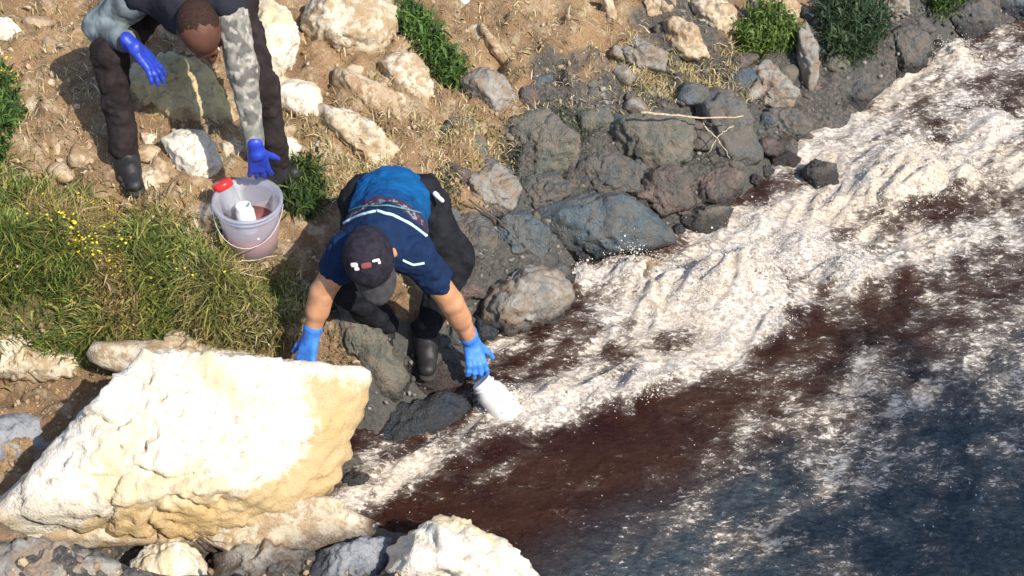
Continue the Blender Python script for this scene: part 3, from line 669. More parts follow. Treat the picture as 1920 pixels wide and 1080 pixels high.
    tag(link('wildflowers', blobs('wildflowers', p, rng.uniform(.004, .009, len(p)), M['straw'], col, 1, np.tile([1, 1, .5], (len(p), 1)))), 'tiny yellow flowers dotted through the grass', 'flowers', kind='stuff')
grass()
def weed(poly, n, cols, wts, label, lo=.05, hi=.13, leafw=.007):
    p = scatter(poly, n, 5); c = hit(np.mean([q[0] for q in poly]), np.mean([q[1] for q in poly]))
    root = link('weed_clump', None, loc=c); tag(root, label, 'weed', None)
    col = pick(n, cols, wts)[:len(p)]
    p2 = p + np.stack([rng.normal(size=len(p)) * .01, rng.normal(size=len(p)) * .01, rng.random(len(p)) ** 1.2 * hi * .8], -1)
    V, F, C = blades(p2 - c, rng.uniform(lo, hi, len(p)) * .55, rng.uniform(leafw * .3, leafw, len(p)), col, 1.2, None, .9)
    link('foliage', npmesh('foliage', V, F, M['blade'], attrs={'col': C}), root)
    k = rng.random(len(p)) < .12; q = p[k]
    V, F, C = blades(q - c, rng.uniform(hi * .8, hi * 1.3, len(q)), np.full(len(q), .0018), pick(len(q), [(.12, .14, .05)], [1]), .5)
    link('stems', npmesh('stems', V, F, M['blade'], attrs={'col': C}), root)['kind'] = 'stuff'
G1 = [(.07, .14, .03), (.12, .20, .04), (.04, .08, .02)]; G2 = [(.035, .07, .028), (.08, .12, .06), (.02, .04, .018)]
weed([(755, 25), (800, 45), (840, 100), (872, 140), (866, 175), (830, 165), (790, 110), (745, 80)], 1500, G1, [3, 3, 2], 'bright green weeds trailing down right of the big rounded boulder')
weed([(540, 345), (604, 345), (612, 395), (590, 430), (545, 425)], 900, [(.05, .10, .02), (.12, .16, .03), (.03, .05, .02)], [3, 2, 3], 'dark green weeds between the bucket and the kneeling worker')
weed([(1375, 62), (1430, 45), (1480, 62), (1492, 110), (1440, 125), (1390, 112)], 1300, [(.10, .17, .03), (.17, .23, .05), (.05, .09, .02)], [3, 3, 2], 'bright green grass tuft beside the pitted cream rock')
weed([(1530, 30), (1590, 15), (1640, 35), (1655, 100), (1620, 135), (1565, 130), (1535, 90)], 1900, G2, [3, 2, 3], 'dark green bush hanging over the black stones near the water', .07, .16)
weed([(1735, -15), (1800, -15), (1806, 25), (1770, 45), (1740, 30)], 900, [(.06, .12, .03), (.12, .18, .05), (.03, .06, .02)], [3, 2, 2], 'green bush at the top edge near the right corner')
weed([(-30, 150), (25, 160), (48, 220), (40, 270), (15, 310), (-30, 320)], 1200, G1, [3, 2, 3], 'green weeds at the left edge beside the trodden earth')
weed([(420, 440), (450, 430), (462, 480), (440, 500), (415, 480)], 260, [(.16, .16, .04), (.28, .24, .08)], [1, 1], 'thin yellow green tuft at the foot of the bucket', .05, .11, .004)

def tube(name, pts, r0, r1, mat, label=None, cat=None, parent=None, seg=7):
    pts = np.array(pts, float); n = len(pts); V = []
    for i in range(n):
        t = pts[min(i + 1, n - 1)] - pts[max(i - 1, 0)]; t /= np.linalg.norm(t)
        a = np.cross(t, [0, 0, 1.] if abs(t[2]) < .9 else [1., 0, 0]); a /= np.linalg.norm(a); b = np.cross(t, a)
        r = r0 + (r1 - r0) * i / (n - 1)
        for k in range(seg):
            w = 6.2832 * k / seg; V.append(pts[i] + r * (a * math.cos(w) + b * math.sin(w)))
    F = [[i * seg + k, i * seg + (k + 1) % seg, (i + 1) * seg + (k + 1) % seg, (i + 1) * seg + k] for i in range(n - 1) for k in range(seg)]
    V += [pts[0], pts[-1]]; T = [[n * seg, (k + 1) % seg, k] for k in range(seg)] + [[n * seg + 1, (n - 1) * seg + k, (n - 1) * seg + (k + 1) % seg] for k in range(seg)]
    c = np.zeros(3) if parent is not None else pts[n // 2].copy()
    o = link(name, npmesh(name, np.array(V) - c, [np.array(F), np.array(T)], mat), parent, loc=c if parent is None else None)
    if label: tag(o, label, cat)
    return o
def stick(pxs, lift, r0, r1, mat, label, wob=.006):
    a = np.array(pxs, float); t = np.linspace(0, len(a) - 1, 14); u = np.interp(t, range(len(a)), a[:, 0]); v = np.interp(t, range(len(a)), a[:, 1])
    L = np.interp(t, range(len(a)), lift) if isinstance(lift, list) else lift
    p = hit(u, v, 0.); p = P(u, v, hbase(p[:, 0], p[:, 1]) + L); p += rng.normal(size=p.shape) * wob * .4
    tube('stick', p, r0, r1, mat, label, 'stick')
stick([(1200, 211), (1262, 216), (1310, 222), (1395, 218)], .20, .0065, .003, M['twigp'], 'long pale stick lying across the wet slope')
stick([(326, 342), (300, 390), (272, 425), (258, 450)], .05, .005, .002, M['twigp'], 'pale dry reed leaning in the grass left of the bucket')
stick([(880, 375), (930, 410), (985, 462)], .06, .005, .003, M['twigd'], 'dark twig slanting down the slope right of the blue shirt')
stick([(1318, 232), (1345, 262), (1368, 295)], .10, .004, .002, M['twigp'], 'thin twig hanging in the dark gap under the long pale stick')
stick([(1375, 235), (1350, 250), (1330, 285)], .09, .003, .002, M['twigp'], 'second thin twig crossing in the gap under the long pale stick')
stick([(385, 488), (450, 492), (520, 480)], .05, .003, .0015, M['twigp'], 'pale straw stalk lying below the bucket')
stick([(400, 515), (450, 512), (500, 522)], .04, .003, .0015, M['twigp'], 'lower of the two pale stalks lying below the bucket')
stick([(85, 428), (105, 418), (135, 415)], .07, .003, .002, M['twigp'], 'short whitish stalk in the green grass at left')

# ------------------------------------------------------------------ lathe, bucket, jars
def frame(axis_, hint=(0, 1, 0)):
    z = np.array(axis_, float); z /= np.linalg.norm(z); x = np.cross(hint, z); x /= np.linalg.norm(x); return np.stack([x, np.cross(z, x), z], 1)
def lathe(name, prof, mat, parent, R=np.eye(3), off=(0, 0, 0), seg=40, label=None):
    V = []; n = len(prof)
    for r, z in prof:
        for k in range(seg):
            w = 6.2832 * k / seg; V.append([r * math.cos(w), r * math.sin(w), z])
    F = [[i * seg + k, i * seg + (k + 1) % seg, (i + 1) * seg + (k + 1) % seg, (i + 1) * seg + k] for i in range(n - 1) for k in range(seg)]
    V = np.array(V) @ R.T + np.array(off); o = link(name, npmesh(name, V, np.array(F), mat), parent)
    if label: o['label'] = label
    return o
BK = P(474, 462, .42)                                              # bucket foot centre
bk = link('bucket', None, loc=BK); tag(bk, 'milky plastic bucket half full of pinkish brown water, below the standing worker\'s glove', 'bucket')
BR = frame((.05, -.06, 1)) * .93
lathe('bucket_wall', [(.001, 0), (.108, 0), (.112, .006), (.139, .275), (.136, .275), (.108, .009), (.001, .006)], M['bucket'], bk, BR)
lathe('rim', [(.137, .245), (.147, .247), (.148, .256), (.141, .258), (.142, .27), (.152, .272), (.153, .281), (.139, .283), (.137, .272), (.137, .245)], M['bucket'], bk, BR)
lathe('liquid', [(.001, .009), (.1085, .0095), (.1215, .135), (.001, .135)], M['liquid'], bk, BR)
hp = []
for k in range(17):
    w = math.pi * k / 16; q = np.array([-.152 * math.cos(w), .12 * math.sin(w) * .2 + .155 * math.sin(w), .262 - .11 * math.sin(w)]); hp.append(BR @ np.array([q[0], -q[1] * .97, q[2]]))
hp = [np.array(h) for h in hp]
tube('handle', hp, .0016, .0016, M['metal'], parent=bk)
JC = BK + BR @ np.array([-.045, .02, .12]); jar = link('sample_jar', None, loc=JC); tag(jar, 'clear sample jar with a red lid leaning inside the milky bucket', 'jar')
JR = frame((-.38, .30, 1))
lathe('jar_body', [(.001, 0), (.038, .002), (.04, .01), (.04, .15), (.034, .165), (.034, .18)], M['clear'], jar, JR)
lathe('lid', [(.036, .166), (.042, .166), (.042, .190), (.038, .194), (.001, .194)], M['redp'], jar, JR)
J2 = BK + BR @ np.array([.0, -.03, .12]); jar2 = link('sample_jar', None, loc=J2); tag(jar2, 'small clear open jar standing in the middle of the bucket', 'jar')
lathe('jar_body', [(.001, 0), (.036, .002), (.038, .01), (.038, .10), (.031, .115), (.031, .13), (.028, .13), (.028, .11), (.034, .098), (.001, .09)], M['whitep'], jar2, frame((-.1, .1, 1)))

# ------------------------------------------------------------------ people: signed distance shapes -> surface nets
def nets(F, org, h):
    s = F < 0; nx, ny, nz = F.shape
    c = np.zeros((nx - 1, ny - 1, nz - 1), np.int8)
    for a in (0, 1):
        for b in (0, 1):
            for d in (0, 1): c += s[a:nx - 1 + a, b:ny - 1 + b, d:nz - 1 + d]
    act = (c > 0) & (c < 8); idx = -np.ones(act.shape, np.int64); ii = np.argwhere(act); idx[act] = np.arange(len(ii))
    acc = np.zeros((len(ii), 3)); cnt = np.zeros(len(ii))
    cr = [(a, b, d) for a in (0, 1) for b in (0, 1) for d in (0, 1)]
    for p in cr:
        for ax in range(3):
            if p[ax]: continue
            q = list(p); q[ax] = 1
            f0 = F[ii[:, 0] + p[0], ii[:, 1] + p[1], ii[:, 2] + p[2]]; f1 = F[ii[:, 0] + q[0], ii[:, 1] + q[1], ii[:, 2] + q[2]]
            m = (f0 < 0) != (f1 < 0); t = np.where(m, f0 / np.where(m, f0 - f1, 1), 0)
            pt = np.tile(np.array(p, float), (len(ii), 1)); pt[:, ax] += t; acc[m] += pt[m]; cnt[m] += 1
    V = (ii + acc / cnt[:, None]) * h + org; Q = []
    for ax in range(3):
        b, d = [(1, 2), (2, 0), (0, 1)][ax]
        sl0 = [slice(None)] * 3; sl1 = [slice(None)] * 3; sl0[ax] = slice(0, -1); sl1[ax] = slice(1, None)
        e = s[tuple(sl0)] != s[tuple(sl1)]; E = np.argwhere(e)
        E = E[(E[:, b] > 0) & (E[:, d] > 0) & (E[:, b] < F.shape[b] - 1) & (E[:, d] < F.shape[d] - 1)]
        ins = s[E[:, 0], E[:, 1], E[:, 2]]
        def cell(db, dd): K = E.copy(); K[:, b] -= db; K[:, d] -= dd; return idx[K[:, 0], K[:, 1], K[:, 2]]
        q = np.stack([cell(1, 1), cell(0, 1), cell(0, 0), cell(1, 0)], 1); q[~ins] = q[~ins][:, ::-1]; Q.append(q)
    return V, np.concatenate(Q)
def cap_(a, b, ra, rb, sq=None):                                   # tapered limb; sq = (direction, factor) flattens it
    return ('c', np.array(a, float), np.array(b, float), ra, rb, sq)
def ell(c, R, r): return ('e', np.array(c, float), np.array(R, float), np.array(r, float))
def sdf(p, prims, k):
    D = None
    for q in prims:
        neg = False
        if q[0] == '-': neg = True; q = q[1]
        if q[0] == 'c':
            a, b, ra, rb, sq = q[1:]; ba = b - a; w = p - a; t = np.clip((w @ ba) / (ba @ ba + 1e-12), 0, 1); w = w - t[..., None] * ba
            if sq is not None:
                n = np.array(sq[0], float); n /= np.linalg.norm(n); al = w @ n; w = w + (al * (1 / sq[1] - 1))[..., None] * n
            d = np.linalg.norm(w, axis=-1) - (ra + (rb - ra) * t)
            if sq is not None: d = d * min(1, sq[1])
        else:
            w = (p - q[1]) @ q[2]; r = q[3]; d = (np.linalg.norm(w / r, axis=-1) - 1) * r.min()
        if D is None: D = d
        elif neg: hh = np.clip(.5 - .5 * (D + d) / (k * .5), 0, 1); D = D * (1 - hh) - d * hh + k * .5 * hh * (1 - hh)
        else:
            hh = np.clip(.5 + .5 * (D - d) / k, 0, 1); D = d * hh + D * (1 - hh) - k * hh * (1 - hh)
    return D
def shape(prims, h, k=.02, wr=0., wf=12., stretch=None):
    lo = np.full(3, 1e9); hi = -lo
    for q in prims:
        if q[0] == '-': continue
        if q[0] == 'c':
            for c, r in ((q[1], q[3]), (q[2], q[4])):
                f = 1 if q[5] is None else max(1, 1 / 1); lo = np.minimum(lo, c - r * f); hi = np.maximum(hi, c + r * f)
        else: m = q[3].max(); lo = np.minimum(lo, q[1] - m); hi = np.maximum(hi, q[1] + m)
    lo -= .02 + 2 * h; hi += .02 + 2 * h
    ax = [np.arange(lo[i], hi[i] + h, h) for i in range(3)]; G = np.stack(np.meshgrid(*ax, indexing='ij'), -1)
    Fd = sdf(G, prims, k)
    if wr:
        band = np.abs(Fd) < .05; g = G[band]
        nn = noise(g * wf) + .6 * (.5 - np.abs(noise(g * wf * 1.9 + 5)) * 1.6) + .3 * noise(g * wf * 4.2 + 9); Fd[band] += wr * nn
    return nets(Fd, lo, h)
def part(name, prims, h, mat, root, k=.02, wr=0., wf=12., colf=None, label=None):
    V, Q = shape(prims, h, k, wr, wf); o0 = np.array(root.location)
    o = link(name, npmesh(name, V - o0, Q, mat, attrs={'col': colf(V)} if colf else None), root)
    if label: o['label'] = label
    return o
def nrm(v): v = np.array(v, float); return v / np.linalg.norm(v)
def hand(wrist, dirn, palm, side, curl=.4, spread=.12, dr=0., thumb_out=.7, fcurl=None, S=1.14):
    """palm = direction the palm faces; side=+1 thumb toward cross(dir, palm)"""
    d = nrm(dirn); n = nrm(np.array(palm) - np.dot(palm, d) * d); s = np.cross(d, n) * side
    W = np.array(wrist, float); pr = [cap_(W - d * .035, W + d * .005, .027 + dr, .026 + dr, (n, .75))]
    for k, o in enumerate((.026, .009, -.009, -.026)): pr.append(cap_(W + s * o * .55 + d * .01, W + d * (.088 - .004 * abs(k - 1)) + s * o, .019 + dr, .0125 + dr))
    for k, (o, L) in enumerate(zip((.028, .009, -.010, -.028), (.068, .077, .072, .056))):
        b = W + d * (.086 - .004 * abs(k - 1)) + s * o; c = (curl if fcurl is None else fcurl[k]); a = nrm(d + s * spread * (1.5 - k) + n * 0)
        for j, fr in enumerate((.45, .32, .23)):
            ang = c * (.6, 1.5, 2.2)[j]; v = nrm(a * math.cos(ang) + n * math.sin(ang)); e = b + v * L * fr
            r = (.0098, .0088, .0078, .0068); pr.append(cap_(b, e, r[j] + dr, r[j + 1] + dr)); b = e
    b = W + d * .022 + s * .026 + n * .006; v = nrm(d * .75 + s * thumb_out + n * .25); e = b + v * .04; pr.append(cap_(b - v * .012, e, .015 + dr, .0112 + dr))
    v2 = nrm(v + n * curl * .8 + d * .3); e2 = e + v2 * .034; pr.append(cap_(e, e2, .0105 + dr, .0088 + dr))
    return [(q[0], W + (q[1] - W) * S, W + (q[2] - W) * S, q[3] * S, q[4] * S, q[5]) for q in pr]
def head(c, fwd, up, dr=0., S=1.):
    f = nrm(fwd); u = nrm(np.array(up) - np.dot(up, f) * f); r = np.cross(f, u); R = np.stack([r, f, u], 1); c = np.array(c, float)
    A = lambda x, y, z: c + R @ np.array([x, y, z]) * S
    pr = [ell(A(0, -.012, .03), R, (.076 + dr, .096 + dr, .088 + dr)), ell(A(0, .028, -.03), R, (.058, .066, .075)), ell(A(0, .05, -.088), R, (.034, .032, .024)),
          cap_(A(-.045, .02, -.06), A(0, .06, -.09), .024, .022), cap_(A(.045, .02, -.06), A(0, .06, -.09), .024, .022),
          cap_(A(-.032, .084, .022), A(.032, .084, .022), .011, .011), cap_(A(0, .09, .012), A(0, .113, -.026), .009, .014),
          cap_(A(-.014, .100, -.030), A(.014, .100, -.030), .009, .009), cap_(A(-.02, .088, -.060), A(.02, .088, -.060), .009, .009), cap_(A(-.018, .086, -.070), A(.018, .086, -.070), .0085, .0085),
          ('-', ell(A(-.032, .102, .0), R, (.017, .014, .011))), ('-', ell(A(.032, .102, .0), R, (.017, .014, .011)))]
    for s in (-1, 1): pr.append(ell(A(s * .082, -.008, -.008), R, (.010, .020, .034)))
    def sc(q): return (q[0], sc(q[1])) if q[0] == '-' else (q[0], q[1], q[2], q[3] * S) if q[0] == 'e' else (q[0], q[1], q[2], q[3] * S, q[4] * S, q[5])
    pr = [sc(q) for q in pr]
    return pr, A, R
def eyes(A, root):
    o0 = np.array(root.location); v, f = ico(3)
    for s in (-1, 1):
        e = link('eye', npmesh('eye', v * .0125 + A(s * .032, .079, .0) - o0, f, M['eye']), root)
        link('iris', npmesh('iris', v * np.array([.006, .006, .006]) + A(s * .032, .0865, .0) - o0, f, M['iris']), e)
def boot(ankle, toe, root, name='boot', top=.04):
    a = np.array(ankle, float); d = nrm([toe[0], toe[1], toe[2] if len(toe) > 2 else 0]); up = np.array([0, 0, 1.]); up = nrm(up - up @ d * d); s = np.cross(d, up)
    g = a - up * .085
    pr = [cap_(a + up * top, a - up * .02, .046, .045), cap_(g + up * .035 - d * .05, g + up * .035 + d * .02, .040, .042), cap_(g + up * .045 + d * .02, g + up * .030 + d * .15, .044, .036, (up, .8)), cap_(a - up * .02, g + up * .05 + d * .07, .045, .04)]
    b = part(name, pr, .006, M['boot'], root, .02, .002, 20)
    part('sole', [cap_(g - d * .055 + up * .004, g + d * .03 + up * .004, .041, .037, (up, .4)), cap_(g + d * .03 + up * .004, g + d * .16 + up * .004, .040, .038, (up, .4))], .006, M['sole'], root, .015)
    return b

# ---------- standing worker, bending over the bucket
w1 = link('person', None, loc=(-1.3, 4.75, .6)); tag(w1, 'standing worker in dark clothes bending over the bucket, bare shaved head down, violet gloves', 'person')
ankR = P(236, 285, .72); kneeR = P(206, 100, 1.12); hipR = np.array([-1.46, 5.24, 1.20])
ankL = P(524, 318, .62); kneeL = P(494, 168, 1.0); hipL = np.array([-1.18, 5.18, 1.16])
shR = P(268, -14, 1.36); shL = P(428, 6, 1.38); elR = P(188, 50, 1.17); wrR = P(252, 88, 1.21)
elL = P(455, 130, 1.17); wrL = P(481, 284, .89)
hR = P(300, 140, 1.10) - wrR; hL = P(490, 338, .73) - wrL
mid = (shR + shL) / 2; pel = (hipR + hipL) / 2; hc = P(379, 56, 1.30)
hu = nrm([.10, -.90, .05]); hf = nrm([.22, -.42, -.90])
hp_, A1, R1 = head(hc, hf, hu, 0, 1.08)
handR = hand(wrR, hR, (.1, -.1, -1), 1, .28, .22); handL = hand(wrL, hL, (-.25, 1, .1), 1, .30, .14)
thin = lambda pr, d: [(q[0], q[1], q[2], q[3] - d, q[4] - d, q[5]) for q in pr]
body = hp_ + [cap_(mid, hc - hu * .06, .060, .055), cap_(mid + np.array([0, .04, -.06]), pel, .09, .09), cap_(shR, shL, .05, .05), cap_(shR, elR, .045, .038), cap_(elR, wrR, .036, .026),
              cap_(shL, elL, .045, .038), cap_(elL, wrL, .036, .025), cap_(hipR, kneeR, .07, .048), cap_(kneeR, ankR, .045, .035), cap_(hipL, kneeL, .07, .048), cap_(kneeL, ankL, .045, .035)] + thin(handR, .006) + thin(handL, .006)
part('body', body, .0065, M['skin_b'], w1, .012); eyes(A1, w1)
def camo(V):
    n = noise(V * 16); m = noise(V * 34 + 7); c = np.tile([.24, .225, .195], (len(V), 1)); c[n > .12] = (.12, .115, .105); c[m > .25] = (.36, .33, .29); c[(n < -.25)] = (.16, .165, .14); return c * (1 + .3 * noise(V * 60)[:, None])
def chest1(V):
    return np.tile([.022, .023, .032], (len(V), 1)) * (1 + .4 * noise(V * 9)[:, None])
part('shirt', [cap_(mid + np.array([0, .06, -.03]), pel, .155, .15), cap_(shR, shL, .082, .08), cap_(mid, mid + nrm(hc - mid) * .10, .10, .078), cap_(pel + np.array([-.07, 0, 0]), pel + np.array([.07, 0, 0]), .13, .13)], .009, M['cloth'], w1, .04, .008, 11, chest1)
part('sleeve', [cap_(shR, elR, .078, .066), cap_(elR, elR + (wrR - elR) * .72, .062, .047)], .007, M['cloth'], w1, .03, .007, 18, lambda V: np.array([[.16, .19, .20]]) * (1 + 1.1 * noise(V * 14)[:, None]), label='grey green sleeve of the bent arm')
part('sleeve', [cap_(shL, elL, .070, .058), cap_(elL, elL + (wrL - elL) * .90, .055, .040)], .007, M['cloth'], w1, .03, .007, 20, camo, label='patterned grey sleeve reaching down to the bucket')
cuff = lambda W_, E_, a, b, L: [cap_(W_ - nrm(E_ - W_) * .01, W_ + nrm(E_ - W_) * L, a, b)]
part('glove', handR + cuff(wrR, elR, .029, .034, .05), .0035, M['glove_v'], w1, .008, .0006, 40); part('glove', handL + cuff(wrL, elL, .031, .034, .06), .0035, M['glove_v'], w1, .008, .0006, 40)
part('trousers', [cap_(hipR, kneeR, .098, .072), cap_(kneeR, ankR + np.array([0, 0, .03]), .070, .060), cap_(hipL, kneeL, .098, .066), cap_(kneeL, ankL + np.array([0, 0, .05]), .056, .048), cap_(hipR, hipL, .11, .11)], .009, M['trouser_b'], w1, .03, .013, 14)
part('hair', [ell(A1(0, -.022, .030), R1, (.0835, .101, .0945)), ('-', ell(A1(0, .10, -.02), R1, (.10, .07, .11)))], .005, flat_mat('cropped_hair', (.035, .018, .013), .85, .3, 150, .5, .003, .2), w1, .02, .0015, 70)
boot(ankR + np.array([0, 0, .005]), (.35, -.9, -.1), w1); boot(ankL, (-.75, -.35, -.15), w1)

# ---------- kneeling worker with the bottle
w2 = link('person', None, loc=(-.5, 4.2, .2)); tag(w2, 'crouching worker in blue shirt and black cap dipping a white bottle into the foaming water', 'person')
shR = P(655, 468, .80); shL = P(778, 476, .80); wrR = P(583, 630, .42); wrL = P(884, 640, .25)
elR = (shR + wrR) / 2 + np.array([-.02, .03, 0]); elL = (shL + wrL) / 2 + np.array([.02, .02, .01])
elR = P(604, 548, .61); elL = P(846, 566, .53)
mid = (shR + shL) / 2 + np.array([0, .03, .03]); pel = P(735, 372, .74)
hipR = pel + np.array([-.10, .03, -.05]); hipL = pel + np.array([.10, .03, -.05])
kneeR = P(655, 540, .50); kneeL = P(856, 484, .48); ankR = P(722, 612, .20); ankL = P(800, 622, .20)
hc = P(697, 482, .83); hu = nrm(P(690, 545, .66) - P(712, 440, .84)); hf = nrm(np.array([-.02, -.35, -.55]) - 0 * hu)
hu2 = nrm(np.array([-.10, -.80, .30])); hf = nrm(np.array([.16, -.42, -.86]))
hp_, A2, R2 = head(hc, hf, hu2, 0, 1.09)
handR = hand(wrR, P(573, 676, .34) - wrR, (0, -.15, -1), -1, .22, .30)
BM = P(902, 716, .135)                                              # bottle mouth
handL = hand(wrL, P(897, 700, .15) - wrL, (-.1, .35, -1), 1, .55, .12)
body = hp_ + [cap_(mid, hc - hu2 * .06, .056, .054), cap_(mid + np.array([0, .03, -.05]), pel, .08, .08), cap_(shR, shL, .05, .05), cap_(shR, elR, .054, .047), cap_(elR, wrR, .046, .032), cap_(elR, elR * .6 + wrR * .4, .043, .047),
              cap_(shL, elL, .054, .047), cap_(elL, wrL, .046, .032), cap_(elL, elL * .6 + wrL * .4, .043, .047), cap_(hipR, kneeR, .07, .048), cap_(kneeR, ankR, .045, .035), cap_(hipL, kneeL, .07, .048), cap_(kneeL, ankL, .045, .035)] + thin(handR, .006) + thin(handL, .006)
part('body', body, .0065, M['skin_l'], w2, .012); eyes(A2, w2)
SP = nrm(pel - mid)
def shirtcol(V):
    s = (V - mid) @ SP; c = np.tile([.008, .022, .065], (len(V), 1))
    c[s > .055] = (.050, .030, .055); c[s > .125] = (.005, .055, .17); c[s > .20] = (.004, .080, .23)
    fl = (s > .070) & (s < .105) & (noise(V * np.array([95, 60, 60])) > .1) & (np.abs(V[:, 0] - mid[0]) < .15); c[fl] = (.22, .22, .26)
    return c * (1 + .25 * noise(V * 22)[:, None])
shirt = part('shirt', [cap_(mid, pel, .125, .125), cap_(mid + np.array([-.07, .02, -.03]), pel + np.array([-.04, 0, 0]), .095, .11), cap_(mid + np.array([.07, .02, -.03]), pel + np.array([.04, 0, 0]), .095, .11), cap_(shR, shL, .070, .070),
               cap_(shR, shR + (elR - shR) * .42, .072, .066), cap_(shL, shL + (elL - shL) * .52, .072, .066)], .006, M['cloth'], w2, .03, .012, 12, shirtcol)
# piping laid on the back of the shirt
from mathutils.bvhtree import BVHTree
me = shirt.data; bv = BVHTree.FromPolygons([v.co[:] for v in me.vertices], [p.vertices[:] for p in me.polygons]); O2 = np.array(w2.location)
def on_shirt(px, py):
    d = ray(px, py); d = d / np.linalg.norm(d); h_ = bv.ray_cast(Vector(CAM - O2), Vector(d)); 
    return None if h_[0] is None else (np.array(h_[0]) + np.array(h_[1]) * .003)
def strip(name, pxs, w, mat, n=24):
    a = np.array(pxs, float); t = np.linspace(0, len(a) - 1, n); pts = [on_shirt(np.interp(q, range(len(a)), a[:, 0]), np.interp(q, range(len(a)), a[:, 1])) for q in t]; pts = [p for p in pts if p is not None]
    if len(pts) > 3: tube(name, pts, w, w, mat, parent=w2, seg=6)
strip('shirt_piping', [(632, 432), (650, 416), (675, 404), (703, 397)], .0055, M['stripe']); strip('shirt_piping', [(706, 396), (735, 404), (768, 420), (800, 444)], .0062, M['stripe'])
strip('shirt_piping', [(755, 487), (775, 496), (795, 493)], .005, M['stripe'])
strip('shirt_piping', [(640, 400), (680, 388), (730, 386), (790, 400)], .003, flat_mat('teal_piping', (.10, .24, .26), .6))
part('glove', handR + cuff(wrR, elR, .031, .039, .04), .0035, M['glove_b'], w2, .008, .0006, 40); part('glove', handL + cuff(wrL, elL, .031, .039, .04), .0035, M['glove_b'], w2, .008, .0006, 40)
part('trousers', [cap_(hipR, kneeR, .098, .078), cap_(kneeR, ankR + np.array([0, 0, .02]), .074, .058), cap_(hipL, kneeL, .098, .074), cap_(kneeL, ankL + np.array([0, 0, .02]), .072, .058), cap_(hipR, hipL, .12, .12)], .009, M['trouser_g'], w2, .03, .013, 14)
boot(ankR, (-.1, -1, -.1), w2); boot(ankL, (.05, -1, -.1), w2)
part('hair', [ell(A2(0, -.024, .022), R2, (.085, .098, .085)), ell(A2(0, -.045, -.03), R2, (.070, .060, .058))], .005, M['hair'], w2, .02, .003, 60)
# cap: crown, brim, badge marks
cc = A2(0, -.006, .045)
part('cap_crown', [ell(A2(0, -.010, .042), R2, (.0937, .1133, .0937)), ('-', ell(A2(0, .0, -.06), R2, (.150, .160, .085)))], .004, M['cap'], w2, .012, .002, 30)
bv_, bf_ = [], []
NB = 17
for i in range(NB):
    th = math.radians(-68 + 136 * i / (NB - 1))
    for j in range(5):
        e = j / 4; rx = .083 + .0 * e; x = math.sin(th) * rx * (1 - .03 * e); y = math.cos(th) * (.094 + 0 * e) + e * .072 * math.cos(th) ** .6; z = .030 - .018 * e - .9 * x * x * (1 + e)
        for tt in (0, .004): bv_.append(A2(x, y, z + tt + .006) - O2)
def bi(i, j, t): return (i * 5 + j) * 2 + t
for i in range(NB - 1):
    for j in range(4):
        bf_.append([bi(i, j, 1), bi(i + 1, j, 1), bi(i + 1, j + 1, 1), bi(i, j + 1, 1)]); bf_.append([bi(i, j, 0), bi(i, j + 1, 0), bi(i + 1, j + 1, 0), bi(i + 1, j, 0)])
    bf_.append([bi(i, 4, 0), bi(i, 4, 1), bi(i + 1, 4, 1), bi(i + 1, 4, 0)])
link('cap_brim', npmesh('cap_brim', np.array(bv_), np.array(bf_), flat_mat('dark_brim', (.045, .042, .045), .8)), w2)
vv, ff = ico(3)
def badge(x, y, sx, sy, mat, name):
    z = math.sqrt(max(0, 1 - (x / .086) ** 2 - ((y + .010) / .104) ** 2)) * .086 + .042
    n = nrm(np.array([x / .086 ** 2, (y + .01) / .104 ** 2, (z - .042) / .086 ** 2])); a = nrm(np.cross(n, [0, 1, 0])); b = np.cross(n, a); Rb = np.stack([a, b, n], 1)
    sq = np.sign(vv) * np.abs(vv) ** .6
    link(name, npmesh(name, (((sq * np.array([sx, sy, .003])) @ Rb.T + np.array([x, y, z]) + n * .0015) * 1.09) @ R2.T + A2(0, 0, 0) - O2, ff, M[mat]), w2)
badge(.028, -.012, .014, .008, 'patchw', 'cap_badge'); badge(.022, .002, .009, .006, 'patchw', 'cap_badge'); badge(-.044, -.016, .013, .0045, 'patchw', 'cap_badge'); badge(-.052, -.007, .005, .006, 'patchw', 'cap_badge'); badge(-.012, -.006, .018, .010, 'patchr', 'cap_badge')
part('belt_cloth', [cap_(P(816, 364, .80), P(829, 376, .79), .011, .009)], .004, M['whitep'], w2, .01, .002, 40)

# ---------- the bottle in the worker's hand
BA = P(962, 785, .0) - BM; BL = np.linalg.norm(BA)
bt = link('sample_bottle', None, loc=BM); tag(bt, 'white plastic sample bottle held at its open neck and dipped into the foam', 'bottle')
FR = frame(BA)
lathe('bottle_body', [(.043, .028), (.056, .045), (.060, .06), (.060, BL - .02), (.054, BL - .004), (.001, BL)], M['whitep'], bt, FR)
lathe('neck', [(.043, .030), (.043, .0), (.040, -.003), (.037, 0), (.037, .030), (.034, .12), (.001, .13)], M['whitep'], bt, FR)
lathe('neck_ring', [(.043, .014), (.050, .015), (.050, .022), (.043, .023)], M['whitep'], bt, FR)

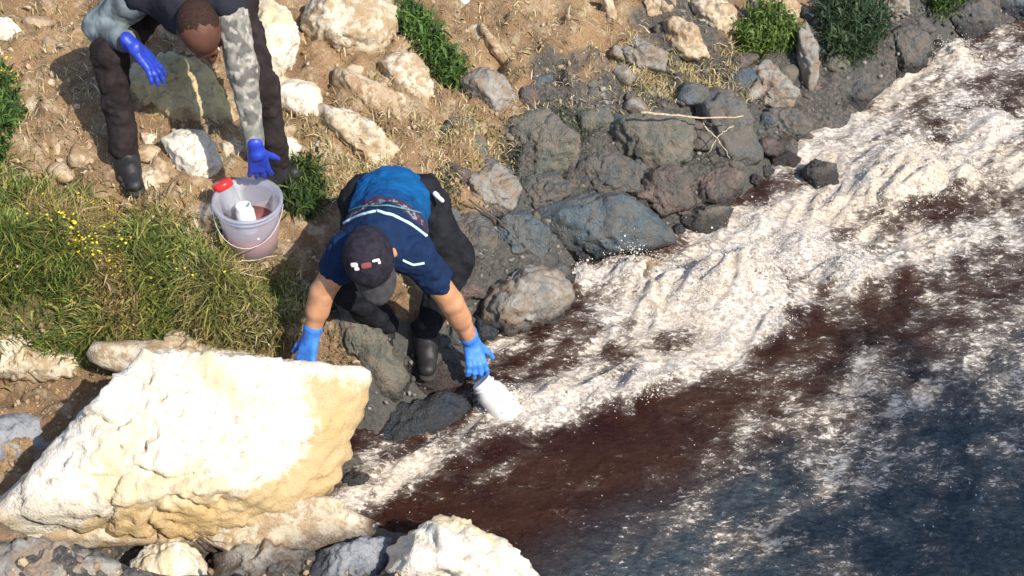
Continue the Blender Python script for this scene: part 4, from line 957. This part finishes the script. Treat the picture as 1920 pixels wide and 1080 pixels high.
# ------------------------------------------------------------------ concrete footbridge the picture is taken from (behind and below the camera)
def boxm(name, a, b, w, z0, z1, parent, side=-1):
    a = np.array(a, float); b = np.array(b, float); d = nrm(b - a); n = np.array([-d[1], d[0]]) * side
    q = [a, b, b + n * w, a + n * w]; V = [(x, y, z) for z in (z0, z1) for x, y in q]
    F = [[0, 1, 2, 3], [7, 6, 5, 4], [0, 4, 5, 1], [1, 5, 6, 2], [2, 6, 7, 3], [3, 7, 4, 0]]
    return link(name, npmesh(name, np.array(V) - np.array(parent.location), np.array(F), M['concrete'], smooth=False), parent)
E0 = np.array([.9, -1.55]); ED = nrm([.86, .51]); 
br = link('footbridge', None, loc=(0, -1, 2.6)); tag(br, 'concrete footbridge crossing the stream behind the viewpoint', 'bridge')
boxm('deck', E0 - ED * 7, E0 + ED * 11, 2.4, 2.35, 2.62, br)
boxm('parapet', E0 - ED * 7, E0 + ED * 11, .18, 2.622, 3.15, br)
NV = np.array([ED[1], -ED[0]])
boxm('parapet', E0 - ED * 7 + NV * 2.22, E0 + ED * 11 + NV * 2.22, .18, 2.622, 3.15, br)
boxm('abutment', E0 - ED * 7, E0 - ED * 5, 2.4, -.6, 2.348, br); boxm('abutment', E0 + ED * 9.4, E0 + ED * 11, 2.4, -.6, 2.348, br)

# ------------------------------------------------------------------ tree added out of view on the far bank to shade the water at right
def tree():
    c0 = np.array([3.15, 2.55, 0]) + SUNV * 10.5; base = np.array([c0[0] + .6, c0[1] - 1.0, 0.]); base[2] = float(hbase(base[0:1], base[1:2])[0]) - .1
    t = link('added_shade_tree', None, loc=base); tag(t, 'added leafy tree on the far bank outside the picture, there to cast shade', 'tree')
    tp = [base + (c0 - base) * k + np.array([.1 * math.sin(k * 7), .1 * math.cos(k * 5), 0]) for k in np.linspace(0, 1, 9)]
    tube('trunk', [p - base for p in tp], .20, .07, M['twigd'], parent=t, seg=10)
    L = []
    for k in range(16):
        e = c0 + nrm(rng.normal(size=3) * np.array([1, 1, .4])) * rng.uniform(.9, 1.7); s_ = tp[rng.integers(4, 9)]
        tube('limb', [s_ - base, (s_ + e) / 2 + np.array([0, 0, .12]) - base, e - base], .05, .015, M['twigd'], parent=t, seg=6); L.append(e)
    n = 8000; d = rng.normal(size=(n, 3)); d /= np.linalg.norm(d, axis=1)[:, None]; p = c0 + d * (rng.random(n) ** .45)[:, None] * np.array([2.15, 2.15, 1.2])
    p = p[noise(p * 1.3) + .35 > rng.random(len(p)) * .6]
    col = pick(len(p), [(.06, .10, .03), (.09, .13, .04)], [1, 1]); V, F, C = blades(p - base, rng.uniform(.10, .2, len(p)), rng.uniform(.02, .045, len(p)), col, 1.2)
    link('crown', npmesh('crown', V, F, M['blade'], attrs={'col': C}), t)
tree()
